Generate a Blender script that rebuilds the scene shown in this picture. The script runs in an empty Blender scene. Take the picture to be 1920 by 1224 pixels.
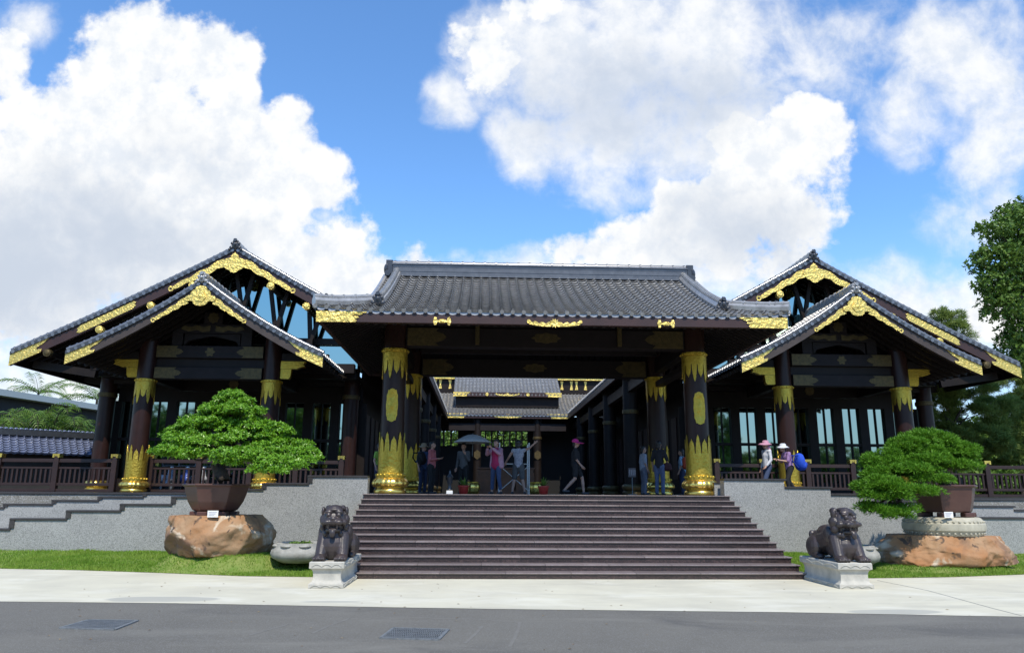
import bpy, bmesh, math, random
import numpy as np
from mathutils import Vector, Matrix, noise as mnoise
random.seed(7); rng=np.random.default_rng(7)
S=bpy.context.scene; COL=S.collection
# ------------------------------------------------------------------ camera
YAW,PITCH,ROLL=[math.radians(a) for a in (2.313,12.634,.328)]
FPX=1394.7; CAM=Vector((-1.892,-16.0,1.7197))
R0=Vector((math.cos(YAW),-math.sin(YAW),0))
FW=Vector((math.sin(YAW)*math.cos(PITCH),math.cos(YAW)*math.cos(PITCH),math.sin(PITCH)))
U0=R0.cross(FW)
RT=R0*math.cos(ROLL)+U0*math.sin(ROLL); UP=U0*math.cos(ROLL)-R0*math.sin(ROLL)
cd=bpy.data.cameras.new('camera'); cd.sensor_width=36; cd.lens=36*FPX/1920; cd.clip_end=2000; cd.clip_start=.1
cam=bpy.data.objects.new('camera',cd); COL.objects.link(cam)
M=Matrix((RT,UP,-FW)).transposed().to_4x4(); M.translation=CAM; cam.matrix_world=M
S.camera=cam
S.view_settings.view_transform='Standard'; S.view_settings.look='None'; S.view_settings.gamma=1
S.view_settings.exposure=0.0
# ------------------------------------------------------------------ sun
SUN_EL,SUN_AZ=math.radians(56),math.radians(6)      # azimuth measured from -Y towards +X
sdir=Vector((math.sin(SUN_AZ)*math.cos(SUN_EL),-math.cos(SUN_AZ)*math.cos(SUN_EL),math.sin(SUN_EL)))
ld=bpy.data.lights.new('sun','SUN'); ld.energy=5.0; ld.angle=math.radians(.5); ld.color=(1,.93,.80)
sun=bpy.data.objects.new('sun',ld); COL.objects.link(sun); sun.rotation_euler=sdir.to_track_quat('Z','Y').to_euler()
sun.location=(0,-30,40)
# ------------------------------------------------------------------ world: blue sky and cumulus, laid out by direction
W=bpy.data.worlds.new('World'); S.world=W; W.use_nodes=True
nt=W.node_tree; nt.nodes.clear(); LK=nt.links
def nd(t,**k):
    n=nt.nodes.new(t)
    for a,b in k.items(): setattr(n,a,b)
    return n
def inp(sock,v):
    if isinstance(v,bpy.types.NodeSocket): LK.new(v,sock)
    else: sock.default_value=v
def mth(op,a,b=None,c=None,clamp=False):
    n=nd('ShaderNodeMath',operation=op,use_clamp=clamp); inp(n.inputs[0],a)
    if b is not None: inp(n.inputs[1],b)
    if c is not None: inp(n.inputs[2],c)
    return n.outputs[0]
def vm(op,a,b=None):
    n=nd('ShaderNodeVectorMath',operation=op); inp(n.inputs[0],a)
    if b is not None: inp(n.inputs[1],b)
    return n.outputs['Value'] if op in('DOT_PRODUCT','LENGTH') else n.outputs[0]
def mixc(f,a,b):
    n=nd('ShaderNodeMix',data_type='RGBA'); inp(n.inputs[0],f); inp(n.inputs[6],a); inp(n.inputs[7],b); return n.outputs[2]
def smooth(x,a,b):
    n=nd('ShaderNodeMapRange',interpolation_type='SMOOTHSTEP'); inp(n.inputs[0],x); n.inputs[1].default_value=a; n.inputs[2].default_value=b
    return n.outputs[0]
tc=nd('ShaderNodeTexCoord').outputs['Generated']
dF=mth('MAXIMUM',mth('ABSOLUTE',vm('DOT_PRODUCT',tc,tuple(FW))),.02)
qx=mth('MULTIPLY_ADD',mth('DIVIDE',vm('DOT_PRODUCT',tc,tuple(RT)),dF),FPX/100,9.6)
qy=mth('MULTIPLY_ADD',mth('DIVIDE',vm('DOT_PRODUCT',tc,tuple(UP)),dF),-FPX/100,6.12)
cq=nd('ShaderNodeCombineXYZ'); LK.new(qx,cq.inputs[0]); LK.new(qy,cq.inputs[1]); q=cq.outputs[0]
def nz(vec,scale,detail,rough,seed):
    n=nd('ShaderNodeTexNoise',noise_dimensions='3D'); v=vm('ADD',vec,(seed,seed*.37,seed*1.7)); LK.new(v,n.inputs['Vector'])
    n.inputs['Scale'].default_value=scale; n.inputs['Detail'].default_value=detail; n.inputs['Roughness'].default_value=rough
    return n
wn=nz(q,.55,3,.5,3.1).outputs['Color']
qw=vm('ADD',q,vm('MULTIPLY',vm('SUBTRACT',wn,(.5,.5,.5)),(1.0,1.0,0)))
BL=[(262,100,120,110,1.3),(200,150,90,70,1.2),(402,112,92,92,1.3),(366,165,45,45,.9),(230,260,230,150,1.5),(430,215,60,70,1.2),(110,330,210,170,1.5),(470,330,170,125,1.4),(585,345,95,85,1.2),
(530,240,70,60,.8),(300,430,370,160,1.5),(40,480,320,170,1.5),(480,490,250,90,1.2),(620,520,150,60,1.0),(770,497,45,50,.9),(15,120,55,90,.9),(150,620,330,70,.8),
(925,100,70,85,.8),(1520,250,105,75,1.1),(1440,310,160,85,1.0),(1400,380,190,115,1.2),(1290,445,200,75,1.1),(1160,475,170,40,.9),(1420,470,150,70,.8),(1880,600,110,60,.9),(1010,20,60,50,.7)]
TH_=[(835,195,62,60,1.0),(930,110,90,110,1.1),(985,260,85,95,1.1),(1120,110,230,170,1.5),(1290,90,220,150,1.4),(1430,130,190,150,.7),(1180,250,230,140,1.2),(1330,270,180,90,1.0),(1150,340,110,60,.8),(1570,100,130,110,.55),(1810,110,170,130,1.0),(1720,220,110,80,.65),(1660,250,60,40,.6),
(1870,290,110,160,.8),(1700,560,190,70,1.0),(1890,600,130,90,1.0),(1000,505,200,40,.7),(1850,420,110,70,.6),(40,40,70,60,.8),(60,700,260,80,.9),(540,440,120,90,.7),(1300,520,300,60,.9)]
def blobs(vec,L):
    f=None
    for x,y,rx,ry,A in L:
        v=vm('MULTIPLY',vm('SUBTRACT',vec,(x/100,y/100,0)),(100/rx,100/ry,0))
        l=mth('MULTIPLY_ADD',vm('DOT_PRODUCT',v,v),-A,A)
        f=l if f is None else mth('SMOOTH_MAX',f,l,.25)
    return f
n1=nz(q,1.15,10,.60,11.3).outputs[0]; n2=nz(qw,.8,8,.62,5.9).outputs[0]; n3=nz(q,2.4,6,.62,23.).outputs[0]
fld=mth('MAXIMUM',blobs(qw,BL),-1.5); thin=mth('MAXIMUM',blobs(qw,TH_),-1.5)
dens=mth('ADD',fld,mth('MULTIPLY_ADD',n1,3.2,-1.50))
mask=mth('MULTIPLY',smooth(dens,-.06,.62),smooth(fld,-1.2,-.3))
td=mth('ADD',thin,mth('ADD',mth('MULTIPLY_ADD',n2,3.0,-1.5),mth('MULTIPLY_ADD',n3,.5,-.25)))
tmask=mth('MULTIPLY',mth('MULTIPLY',smooth(td,-.35,1.25),.92),smooth(thin,-1.,.1))
mask=mth('MAXIMUM',mask,tmask)
front=smooth(vm('DOT_PRODUCT',tc,tuple(FW)),-.1,.12)
mask=mth('MULTIPLY',mask,mth('MULTIPLY_ADD',front,.72,.28))
GR=[(110,440,330,150,1.),(20,520,260,120,1.2),(330,450,190,60,.8),(240,560,260,60,.6),(1190,190,260,120,.75),(1390,430,200,90,.7),(330,300,120,60,.3)]
gf=mth('MAXIMUM',blobs(qw,GR),-.5)
shade=smooth(mth('ADD',gf,mth('MULTIPLY_ADD',n2,2.0,-1.0)),-.35,1.25)
sep=nd('ShaderNodeSeparateXYZ'); LK.new(tc,sep.inputs[0])
sky=nd('ShaderNodeTexSky',sky_type='NISHITA'); sky.sun_disc=False; sky.sun_elevation=SUN_EL
sky.sun_rotation=math.pi-SUN_AZ; sky.air_density=1.0; sky.dust_density=0; sky.ozone_density=2.2; sky.altitude=0
SKYK=.15
skyc=vm('MULTIPLY',sky.outputs[0],(SKYK*1.02,SKYK*1.42,SKYK*1.74))
puff=smooth(mth('ADD',mth('MULTIPLY',n3,.55),mth('MULTIPLY',n1,.45)),.36,.60)
white=mixc(puff,(.84,.89,.96,1),(1.06,1.06,1.05,1))
ccol=mixc(shade,white,(.62,.69,.80,1))
lowh=mth('MULTIPLY',smooth(sep.outputs[2],.34,.0),.80)
skyc=mixc(lowh,skyc,(.66,.80,.95,1))
fin=mixc(mask,skyc,ccol)
bg=nd('ShaderNodeBackground'); LK.new(fin,bg.inputs[0]); bg.inputs[1].default_value=1.0
wo=nd('ShaderNodeOutputWorld'); LK.new(bg.outputs[0],wo.inputs[0])
W.cycles.sampling_method='MANUAL'; W.cycles.sample_map_resolution=512
S.cycles.max_bounces=6; S.cycles.diffuse_bounces=3; S.cycles.glossy_bounces=3; S.cycles.use_fast_gi=False
# ------------------------------------------------------------------ helpers
def at(x,y,Y):
    d=FW+RT*((x-960)/FPX)-UP*((y-612)/FPX); return CAM+d*((Y-CAM.y)/d.y)
def atz(x,y,Z):
    d=FW+RT*((x-960)/FPX)-UP*((y-612)/FPX); return CAM+d*((Z-CAM.z)/d.z)
def tag(o,label=None,cat=None,group=None,kind=None):
    if label: o['label']=label
    if cat: o['category']=cat
    if group: o['group']=group
    if kind: o['kind']=kind
    return o
def thing(name,loc,label,cat,group=None,rz=0):
    o=bpy.data.objects.new(name,None); COL.objects.link(o); o.location=loc; o.rotation_euler=(0,0,rz); o.empty_display_size=.2
    return tag(o,label,cat,group)
def link_mesh(name,me,mat,parent):
    if mat: me.materials.append(mat)
    o=bpy.data.objects.new(name,me); COL.objects.link(o)
    if parent: o.parent=parent
    return o
def origin(p):
    v=Vector((0,0,0))
    while p is not None: v=v+p.location; p=p.parent
    return v
class MB:
    def __init__(s): s.v=[]; s.f=[]
    def add(s,vs,fs):
        b=len(s.v); s.v+= [tuple(v) for v in vs]; s.f+=[tuple(i+b for i in f) for f in fs]; return s
    def box(s,x0,x1,y0,y1,z0,z1):
        return s.add([(x0,y0,z0),(x1,y0,z0),(x1,y1,z0),(x0,y1,z0),(x0,y0,z1),(x1,y0,z1),(x1,y1,z1),(x0,y1,z1)],
          [(0,3,2,1),(4,5,6,7),(0,1,5,4),(1,2,6,5),(2,3,7,6),(3,0,4,7)])
    def bar(s,p,q,w,h,up=(0,0,1)):
        p=Vector(p);q=Vector(q);d=(q-p).normalized();u=Vector(up)
        a=d.cross(u)
        if a.length<1e-4: a=d.cross(Vector((0,1,0)))
        a.normalize(); b=a.cross(d).normalized(); vs=[]
        for c in (p,q):
            for i,j in ((-1,-1),(1,-1),(1,1),(-1,1)): vs.append(c+a*(i*w/2)+b*(j*h/2))
        return s.add(vs,[(0,3,2,1),(4,5,6,7),(0,1,5,4),(1,2,6,5),(2,3,7,6),(3,0,4,7)])
    def cyl(s,p,q,r0,r1=None,n=16,cap=True):
        r1=r0 if r1 is None else r1; p=Vector(p);q=Vector(q);d=(q-p).normalized()
        a=d.cross(Vector((0,0,1)))
        if a.length<1e-4: a=Vector((1,0,0))
        a.normalize(); b=d.cross(a); vs=[]
        for c,r in((p,r0),(q,r1)):
            for i in range(n): t=2*math.pi*i/n; vs.append(c+a*(math.cos(t)*r)+b*(math.sin(t)*r))
        fs=[(i,(i+1)%n,n+(i+1)%n,n+i) for i in range(n)]
        if cap: fs+=[tuple(range(n-1,-1,-1)),tuple(range(n,2*n))]
        return s.add(vs,fs)
    def tube(s,pts,r,n=8):
        pts=[Vector(p) for p in pts]; R=r if isinstance(r,(list,tuple)) else [r]*len(pts); vs=[];fs=[]
        for k,p in enumerate(pts):
            d=(pts[min(k+1,len(pts)-1)]-pts[max(k-1,0)]).normalized(); a=d.cross(Vector((.13,.21,1)))
            if a.length<1e-4:a=Vector((1,0,0))
            a.normalize(); b=d.cross(a)
            for i in range(n): t=2*math.pi*i/n; vs.append(p+a*(math.cos(t)*R[k])+b*(math.sin(t)*R[k]))
        for k in range(len(pts)-1):
            for i in range(n): fs.append((k*n+i,k*n+(i+1)%n,(k+1)*n+(i+1)%n,(k+1)*n+i))
        fs+=[tuple(range(n-1,-1,-1)),tuple(range((len(pts)-1)*n,len(pts)*n))]
        return s.add(vs,fs)
    def lathe(s,c,prof,n=32,mod=None,rot=0):
        vs=[];fs=[];m=len(prof)
        for k,(r,z) in enumerate(prof):
            for i in range(n):
                t=2*math.pi*i/n+rot; rr=r*(mod(t,z) if mod else 1); vs.append((c[0]+math.cos(t)*rr,c[1]+math.sin(t)*rr,c[2]+z))
        for k in range(m-1):
            for i in range(n): fs.append((k*n+i,k*n+(i+1)%n,(k+1)*n+(i+1)%n,(k+1)*n+i))
        fs+=[tuple(range(n-1,-1,-1)),tuple(range((m-1)*n,m*n))]
        return s.add(vs,fs)
    def prism(s,poly,y0,y1):            # outline in XZ pushed along Y (y0 is the front)
        n=len(poly); vs=[(x,y0,z) for x,z in poly]+[(x,y1,z) for x,z in poly]
        return s.add(vs,[tuple(range(n)),tuple(range(2*n-1,n-1,-1))]+[(i,n+i,n+(i+1)%n,(i+1)%n) for i in range(n)])
    def ell(s,c,r,n=12,m=8,rot=None):
        vs=[];fs=[]
        for k in range(1,m):
            ph=math.pi*k/m
            for i in range(n):
                t=2*math.pi*i/n; v=Vector((r[0]*math.sin(ph)*math.cos(t),r[1]*math.sin(ph)*math.sin(t),r[2]*math.cos(ph)))
                if rot: v=rot@v
                vs.append(v+Vector(c))
        tp=Vector((0,0,r[2]));bt=Vector((0,0,-r[2]))
        if rot: tp=rot@tp; bt=rot@bt
        vs+=[tp+Vector(c),bt+Vector(c)]; T=len(vs)-2
        for k in range(m-2):
            for i in range(n): fs.append((k*n+i,(k+1)*n+i,(k+1)*n+(i+1)%n,k*n+(i+1)%n))
        for i in range(n): fs.append((T,i,(i+1)%n)); fs.append((T+1,(m-2)*n+(i+1)%n,(m-2)*n+i))
        return s.add(vs,fs)
    def cap(s,p,q,r0,r1,n=12):
        s.cyl(p,q,r0,r1,n); s.ell(p,(r0,)*3,n,8); s.ell(q,(r1,)*3,n,8); return s
    def build(s,name,mat,parent=None,smooth=None,bevel=0,fix=True):
        o0=origin(parent); me=bpy.data.meshes.new(name)
        me.from_pydata([(v[0]-o0.x,v[1]-o0.y,v[2]-o0.z) for v in s.v],[],s.f)
        if fix or bevel:
            bm=bmesh.new(); bm.from_mesh(me); bmesh.ops.recalc_face_normals(bm,faces=bm.faces)
            if bevel: bmesh.ops.bevel(bm,geom=list(bm.edges),offset=bevel,segments=1,affect='EDGES',profile=.5)
            bm.to_mesh(me); bm.free()
        if smooth is not None:
            me.shade_smooth()
            if smooth<180: me.set_sharp_from_angle(angle=math.radians(smooth))
        return link_mesh(name,me,mat,parent)
def np_mesh(name,V,F,mat,parent=None,smooth=None):   # F: (n,k) int array
    o0=origin(parent); me=bpy.data.meshes.new(name); V=np.asarray(V,np.float32)-np.array(o0,np.float32); F=np.asarray(F,np.int32); k=F.shape[1]
    me.vertices.add(len(V)); me.vertices.foreach_set('co',V.ravel())
    me.loops.add(F.size); me.loops.foreach_set('vertex_index',F.ravel())
    me.polygons.add(len(F)); me.polygons.foreach_set('loop_start',np.arange(0,F.size,k,dtype=np.int32))
    me.update(calc_edges=True); me.validate()
    if smooth is not None:
        me.shade_smooth()
        if smooth<180: me.set_sharp_from_angle(angle=math.radians(smooth))
    return link_mesh(name,me,mat,parent)
def sculpt(name,mb,mat,parent,voxel=.012,it=6,fac=.5,disp=None):   # overlapping forms -> one continuous skin
    o0=origin(parent); me=bpy.data.meshes.new('tmp'); me.from_pydata([(v[0]-o0.x,v[1]-o0.y,v[2]-o0.z) for v in mb.v],[],mb.f)
    bm=bmesh.new(); bm.from_mesh(me); bmesh.ops.recalc_face_normals(bm,faces=bm.faces); bm.to_mesh(me); bm.free()
    o=bpy.data.objects.new('tmp',me); COL.objects.link(o)
    r=o.modifiers.new('r','REMESH'); r.mode='VOXEL'; r.voxel_size=voxel; r.adaptivity=0
    m=o.modifiers.new('s','SMOOTH'); m.iterations=it; m.factor=fac
    dg=bpy.context.evaluated_depsgraph_get(); me2=bpy.data.meshes.new_from_object(o.evaluated_get(dg))
    bpy.data.objects.remove(o); bpy.data.meshes.remove(me)
    me2.name=name; me2.materials.clear(); me2.shade_smooth()
    return link_mesh(name,me2,mat,parent)
def copy_tree(o,parent=None):
    c=o.copy(); COL.objects.link(c)
    if parent: c.parent=parent
    for ch in o.children: copy_tree(ch,c)
    return c
# ------------------------------------------------------------------ materials
def mat(name,col,rough=.5,metal=0,spec=.5,var=None,vscale=3,bump=0,bscale=20,speck=None,coat=0,vdetail=5,isl=None,trans=0,rvar=0):
    m=bpy.data.materials.new(name); m.use_nodes=True; t=m.node_tree; b=t.nodes['Principled BSDF']
    b.inputs['Base Color'].default_value=(*col,1); b.inputs['Roughness'].default_value=rough; b.inputs['Metallic'].default_value=metal
    b.inputs['Specular IOR Level'].default_value=spec; b.inputs['Coat Weight'].default_value=coat; b.inputs['Coat Roughness'].default_value=.12
    geo=t.nodes.new('ShaderNodeTexCoord').outputs['Object']; src=None
    def mx(f,a,bc):
        n=t.nodes.new('ShaderNodeMix'); n.data_type='RGBA'; t.links.new(f,n.inputs[0])
        for i,v in((6,a),(7,bc)):
            if isinstance(v,bpy.types.NodeSocket): t.links.new(v,n.inputs[i])
            else: n.inputs[i].default_value=(*v,1)
        return n.outputs[2]
    def ns(sc,det=5,ro=.6):
        n=t.nodes.new('ShaderNodeTexNoise'); t.links.new(geo,n.inputs['Vector']); n.inputs['Scale'].default_value=sc; n.inputs['Detail'].default_value=det; n.inputs['Roughness'].default_value=ro
        return n.outputs[0]
    def rng_(s,a,bb):
        n=t.nodes.new('ShaderNodeMapRange'); t.links.new(s,n.inputs[0]); n.inputs[1].default_value=a; n.inputs[2].default_value=bb; return n.outputs[0]
    src=col
    if var is not None: src=mx(rng_(ns(vscale,vdetail),.32,.68),src,var)
    if isl is not None:
        g=t.nodes.new('ShaderNodeNewGeometry'); src=mx(g.outputs['Random Per Island'],src,isl)
    for sp in (speck or []):
        v=t.nodes.new('ShaderNodeTexVoronoi'); t.links.new(geo,v.inputs['Vector']); v.inputs['Scale'].default_value=sp[0]
        s2=t.nodes.new('ShaderNodeSeparateColor'); t.links.new(v.outputs['Color'],s2.inputs[0])
        src=mx(rng_(s2.outputs[0],sp[1],sp[1]+.08),src,sp[2])
    if isinstance(src,bpy.types.NodeSocket): t.links.new(src,b.inputs['Base Color'])
    if bump:
        bn=t.nodes.new('ShaderNodeBump'); bn.inputs['Strength'].default_value=bump; bn.inputs['Distance'].default_value=.02
        t.links.new(ns(bscale,6,.65),bn.inputs['Height']); t.links.new(bn.outputs[0],b.inputs['Normal'])
    if trans:
        tr=t.nodes.new('ShaderNodeBsdfTranslucent'); ms=t.nodes.new('ShaderNodeMixShader'); ms.inputs[0].default_value=trans
        if isinstance(src,bpy.types.NodeSocket): t.links.new(src,tr.inputs[0])
        else: tr.inputs[0].default_value=(*col,1)
        t.links.new(b.outputs[0],ms.inputs[1]); t.links.new(tr.outputs[0],ms.inputs[2]); t.links.new(ms.outputs[0],t.nodes['Material Output'].inputs[0])
    return m
WOOD=mat('dark_timber',(.010,.007,.006),.55,spec=.2,var=(.016,.011,.009),vscale=2.5,bump=.15,bscale=30)
WOODR=mat('red_brown_timber',(.045,.017,.013),.5,var=(.030,.012,.010),vscale=2,bump=.15,bscale=25)
WOODG=mat('weathered_timber',(.055,.04,.034),.6,var=(.035,.024,.02),vscale=3,bump=.2,bscale=30)
BEAMG=mat('grey_brown_beam',(.020,.015,.015),.6,spec=.2,var=(.013,.010,.010),vscale=3)
COLM=mat('lacquered_column',(.032,.013,.010),.36,var=(.022,.010,.008),vscale=4,spec=.25)
RAILM=mat('railing_timber',(.032,.014,.010),.5,var=(.022,.010,.008),vscale=4)
def goldmat(name,col,col2,rough,bs,bst,vor):
    m=mat(name,col,rough,metal=.85,var=col2,vscale=14,bump=0); t=m.node_tree; b=t.nodes['Principled BSDF']
    tcn=t.nodes.new('ShaderNodeTexCoord'); v=t.nodes.new('ShaderNodeTexVoronoi'); v.feature='SMOOTH_F1'; v.inputs['Scale'].default_value=vor; t.links.new(tcn.outputs['Object'],v.inputs['Vector'])
    n=t.nodes.new('ShaderNodeTexNoise'); n.inputs['Scale'].default_value=bs; n.inputs['Detail'].default_value=4; t.links.new(tcn.outputs['Object'],n.inputs['Vector'])
    a=t.nodes.new('ShaderNodeMath'); a.operation='ADD'; t.links.new(v.outputs[0],a.inputs[0]); t.links.new(n.outputs[0],a.inputs[1])
    bn=t.nodes.new('ShaderNodeBump'); bn.inputs['Strength'].default_value=bst; bn.inputs['Distance'].default_value=.03; t.links.new(a.outputs[0],bn.inputs['Height']); t.links.new(bn.outputs[0],b.inputs['Normal'])
    return m
GOLD=goldmat('embossed_gilt',(.84,.63,.20),(.74,.52,.12),.42,22,.75,11)
GOLDC=goldmat('chased_gilt_sleeve',(.62,.43,.065),(.50,.33,.04),.40,30,.45,16)
GOLDP=mat('polished_gilt',(.86,.62,.16),.26,metal=.9,var=(.78,.54,.12),vscale=8,bump=.08,bscale=12)
GOLDD=mat('shaded_gilt',(.12,.085,.03),.5,metal=.5,var=(.06,.045,.018),vscale=9,bump=.6,bscale=25)  # gilt under the roofs, its shade put into this darker colour
TILE=mat('glazed_grey_tile',(.38,.375,.365),.26,metal=.2,spec=.6,var=(.24,.236,.23),vscale=5,isl=None,coat=.3,bump=.12,bscale=16)
TILEL=mat('pale_tile_rim',(.17,.172,.18),.28,metal=.3,spec=.7,var=(.11,.112,.12),vscale=9,coat=.3)
TILEM=mat('ridge_band_tile',(.13,.13,.135),.35,metal=.2,spec=.6,var=(.09,.09,.095),vscale=6,coat=.2)
TILED=mat('dark_ridge_tile',(.045,.05,.058),.38,spec=.5,var=(.03,.033,.04),vscale=6,coat=.15)
GRAN=mat('grey_granite',(.31,.31,.295),.55,var=(.25,.25,.238),vscale=1.1,speck=[(85,.66,(.38,.38,.365)),(75,.78,(.16,.16,.155))])
GRANS=mat('stained_granite',(.25,.235,.20),.6,var=(.13,.12,.10),vscale=2.2,speck=[(60,.75,(.36,.36,.34))])
COPE=mat('dark_coping_granite',(.035,.033,.034),.3,var=(.055,.05,.05),vscale=20)
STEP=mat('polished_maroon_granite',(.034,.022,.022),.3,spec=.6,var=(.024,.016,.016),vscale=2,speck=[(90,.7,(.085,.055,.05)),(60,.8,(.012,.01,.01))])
TREAD=mat('sunlit_maroon_granite',(.21,.17,.16),.28,spec=.6,var=(.14,.11,.105),vscale=3,speck=[(80,.7,(.22,.19,.18))])  # same granite as the risers, paler: sunlight on the treads put into the colour
FLOOR=mat('polished_floor',(.03,.026,.025),.22,var=(.045,.04,.038),vscale=1)
CONC=mat('pale_concrete',(.57,.54,.415),.85,var=(.47,.445,.35),vscale=.7,vdetail=9,bump=.15,bscale=40)
ASPH=mat('asphalt',(.134,.126,.104),.85,var=(.107,.100,.083),vscale=.45,vdetail=10,speck=[(120,.8,(.19,.185,.17))],bump=.3,bscale=120)
SOIL=mat('lawn_soil',(.12,.19,.03),.95,var=(.20,.23,.06),vscale=3)
GRASS=mat('grass_blade',(.09,.23,.018),.6,var=(.25,.35,.06),vscale=1.0,isl=(.20,.32,.04),trans=.3,spec=.2)
LAWN=mat('far_grass',(.06,.10,.025),.95,var=(.09,.12,.04),vscale=.4)
ROCK=mat('ochre_rock',(.42,.25,.12),.75,var=(.22,.13,.075),vscale=1.6,bump=.9,bscale=5)
POT=mat('brown_clay_pot',(.095,.045,.036),.42,var=(.07,.032,.027),vscale=3)
MARB=mat('pale_carved_stone',(.50,.475,.41),.7,var=(.34,.33,.29),vscale=5,bump=.35,bscale=18)
STON=mat('weathered_stone',(.36,.35,.31),.8,var=(.22,.215,.19),vscale=6,bump=.5,bscale=30)
DRUM=mat('cream_drum_stone',(.47,.44,.34),.75,var=(.33,.31,.24),vscale=5,bump=.4,bscale=25)
LION=mat('polished_dark_stone',(.030,.026,.027),.42,spec=.5,var=(.052,.036,.032),vscale=4,coat=.06,bump=.25,bscale=14)
LEAFA=mat('glossy_broad_leaf',(.09,.25,.009),.40,isl=(.23,.44,.03),trans=.30,spec=.5)
LEAFJ=mat('juniper_needle',(.055,.165,.006),.55,isl=(.14,.31,.018),trans=.25,spec=.3)
LEAFT=mat('tree_leaf',(.06,.13,.02),.5,isl=(.16,.26,.04),trans=.25,spec=.35)
LEAFP=mat('pine_needle',(.13,.20,.04),.6,isl=(.26,.33,.08),trans=.3,spec=.25)
LEAFK=mat('palm_leaflet',(.075,.17,.022),.45,isl=(.17,.27,.045),trans=.3,spec=.4)
BARK=mat('bark',(.09,.07,.055),.9,var=(.04,.032,.026),vscale=8,bump=.8,bscale=18)
GLASS=mat('reflecting_glass',(.31,.41,.39),.03,metal=1.0)
BLACK=mat('black_shade',(.004,.004,.004),.8)  # deep shade as a flat colour, for grates and the rear hall wall
STEEL=mat('galvanised_steel',(.21,.225,.23),.55,metal=.2,var=(.13,.14,.145),vscale=20)
WHITEP=mat('white_paint',(.75,.75,.73),.5)
CONW=mat('grey_rendered_wall',(.034,.033,.032),.8,var=(.025,.025,.025),vscale=2)
ROOFE=mat('pale_metal_roof',(.42,.46,.44),.5)
BTILE=mat('blue_grey_tile',(.17,.20,.29),.3,metal=.2,coat=.3,var=(.12,.14,.22),vscale=6)
def flat(n,c,r=.8,var=None): return mat(n,c,r,var=var or tuple(x*.75 for x in c),vscale=18,bump=.15,bscale=60)
# ================================================================== ground
def sheet(name,pts,z,m,kind='structure'):
    b=MB(); b.add([(x,y,z) for x,y in pts],[tuple(range(len(pts)))]); return tag(b.build(name,m,fix=False),kind=kind)
g=MB(); g.add([(-400,-300,-.05),(400,-300,-.05),(400,600,-.05),(-400,600,-.05)],[(0,1,2,3)]); tag(g.build('ground',LAWN,fix=False),kind='structure')
edge=[]
for i in range(61):
    x=-40+i*80/60; edge.append((x,-4.12-.1*x+.05*math.sin(x*.7)+.03*mnoise.noise(Vector((x*1.3,0,0)))))
sheet('asphalt_road',[(40,-60),(-40,-60)][::-1]+[(x,y) for x,y in edge[::-1]],0.0,ASPH)
conc=tag(MB().add([(x,y,.004) for x,y in edge]+[(40,9,.004),(-40,9,.004)],[tuple(range(len(edge)+2))]).build('concrete_pavement',CONC,fix=False),kind='structure')
def streak(m,colr,scx,scy,lo,hi,amt,seed):
    t=m.node_tree; b=t.nodes['Principled BSDF']; src=b.inputs['Base Color'].links[0].from_socket
    mp=t.nodes.new('ShaderNodeMapping'); t.links.new(t.nodes.new('ShaderNodeTexCoord').outputs['Object'],mp.inputs[0]); mp.inputs['Scale'].default_value=(scx,scy,1); mp.inputs['Location'].default_value=(seed,seed*2,0); mp.inputs['Rotation'].default_value=(0,0,.09)
    n=t.nodes.new('ShaderNodeTexNoise'); t.links.new(mp.outputs[0],n.inputs['Vector']); n.inputs['Scale'].default_value=1; n.inputs['Detail'].default_value=9; n.inputs['Roughness'].default_value=.65; n.inputs['Distortion'].default_value=.6
    r=t.nodes.new('ShaderNodeMapRange'); t.links.new(n.outputs[0],r.inputs[0]); r.inputs[1].default_value=lo; r.inputs[2].default_value=hi; r.inputs[4].default_value=amt
    x=t.nodes.new('ShaderNodeMix'); x.data_type='RGBA'; t.links.new(r.outputs[0],x.inputs[0]); t.links.new(src,x.inputs[6]); x.inputs[7].default_value=(*colr,1); t.links.new(x.outputs[2],b.inputs['Base Color'])
streak(CONC,(.36,.345,.28),.35,1.6,.54,.75,.75,3.); streak(CONC,(.64,.62,.52),.5,1.1,.5,.7,.7,8.); streak(ASPH,(.19,.182,.155),.25,.9,.52,.72,.7,1.); streak(ASPH,(.07,.067,.062),.35,.6,.56,.72,.7,5.)
streak(GRAN,(.40,.40,.38),.4,.5,.55,.75,.45,2.); streak(GRAN,(.17,.17,.155),1.2,1.2,.56,.74,.5,9.)
# damp patches along the pavement edge, as part of the pavement's material
t=CONC.node_tree; b=t.nodes['Principled BSDF']; src=b.inputs['Base Color'].links[0].from_socket
geo=t.nodes.new('ShaderNodeTexCoord').outputs['Object']; acc=None
for (x,y,rx,ry) in ((atz(300,1123,0).x,atz(300,1123,0).y,.95,.34),(atz(1680,1147,0).x,atz(1680,1147,0).y,.75,.26),(atz(620,1128,0).x,atz(620,1128,0).y,.5,.1)):
    v=t.nodes.new('ShaderNodeVectorMath'); v.operation='SUBTRACT'; t.links.new(geo,v.inputs[0]); v.inputs[1].default_value=(x,y,0)
    w=t.nodes.new('ShaderNodeVectorMath'); w.operation='MULTIPLY'; t.links.new(v.outputs[0],w.inputs[0]); w.inputs[1].default_value=(1/rx,1/ry,0)
    l=t.nodes.new('ShaderNodeVectorMath'); l.operation='LENGTH'; t.links.new(w.outputs[0],l.inputs[0])
    acc=l.outputs['Value'] if acc is None else acc
    if acc is not l.outputs['Value']:
        mi=t.nodes.new('ShaderNodeMath'); mi.operation='MINIMUM'; t.links.new(acc,mi.inputs[0]); t.links.new(l.outputs['Value'],mi.inputs[1]); acc=mi.outputs[0]
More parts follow.
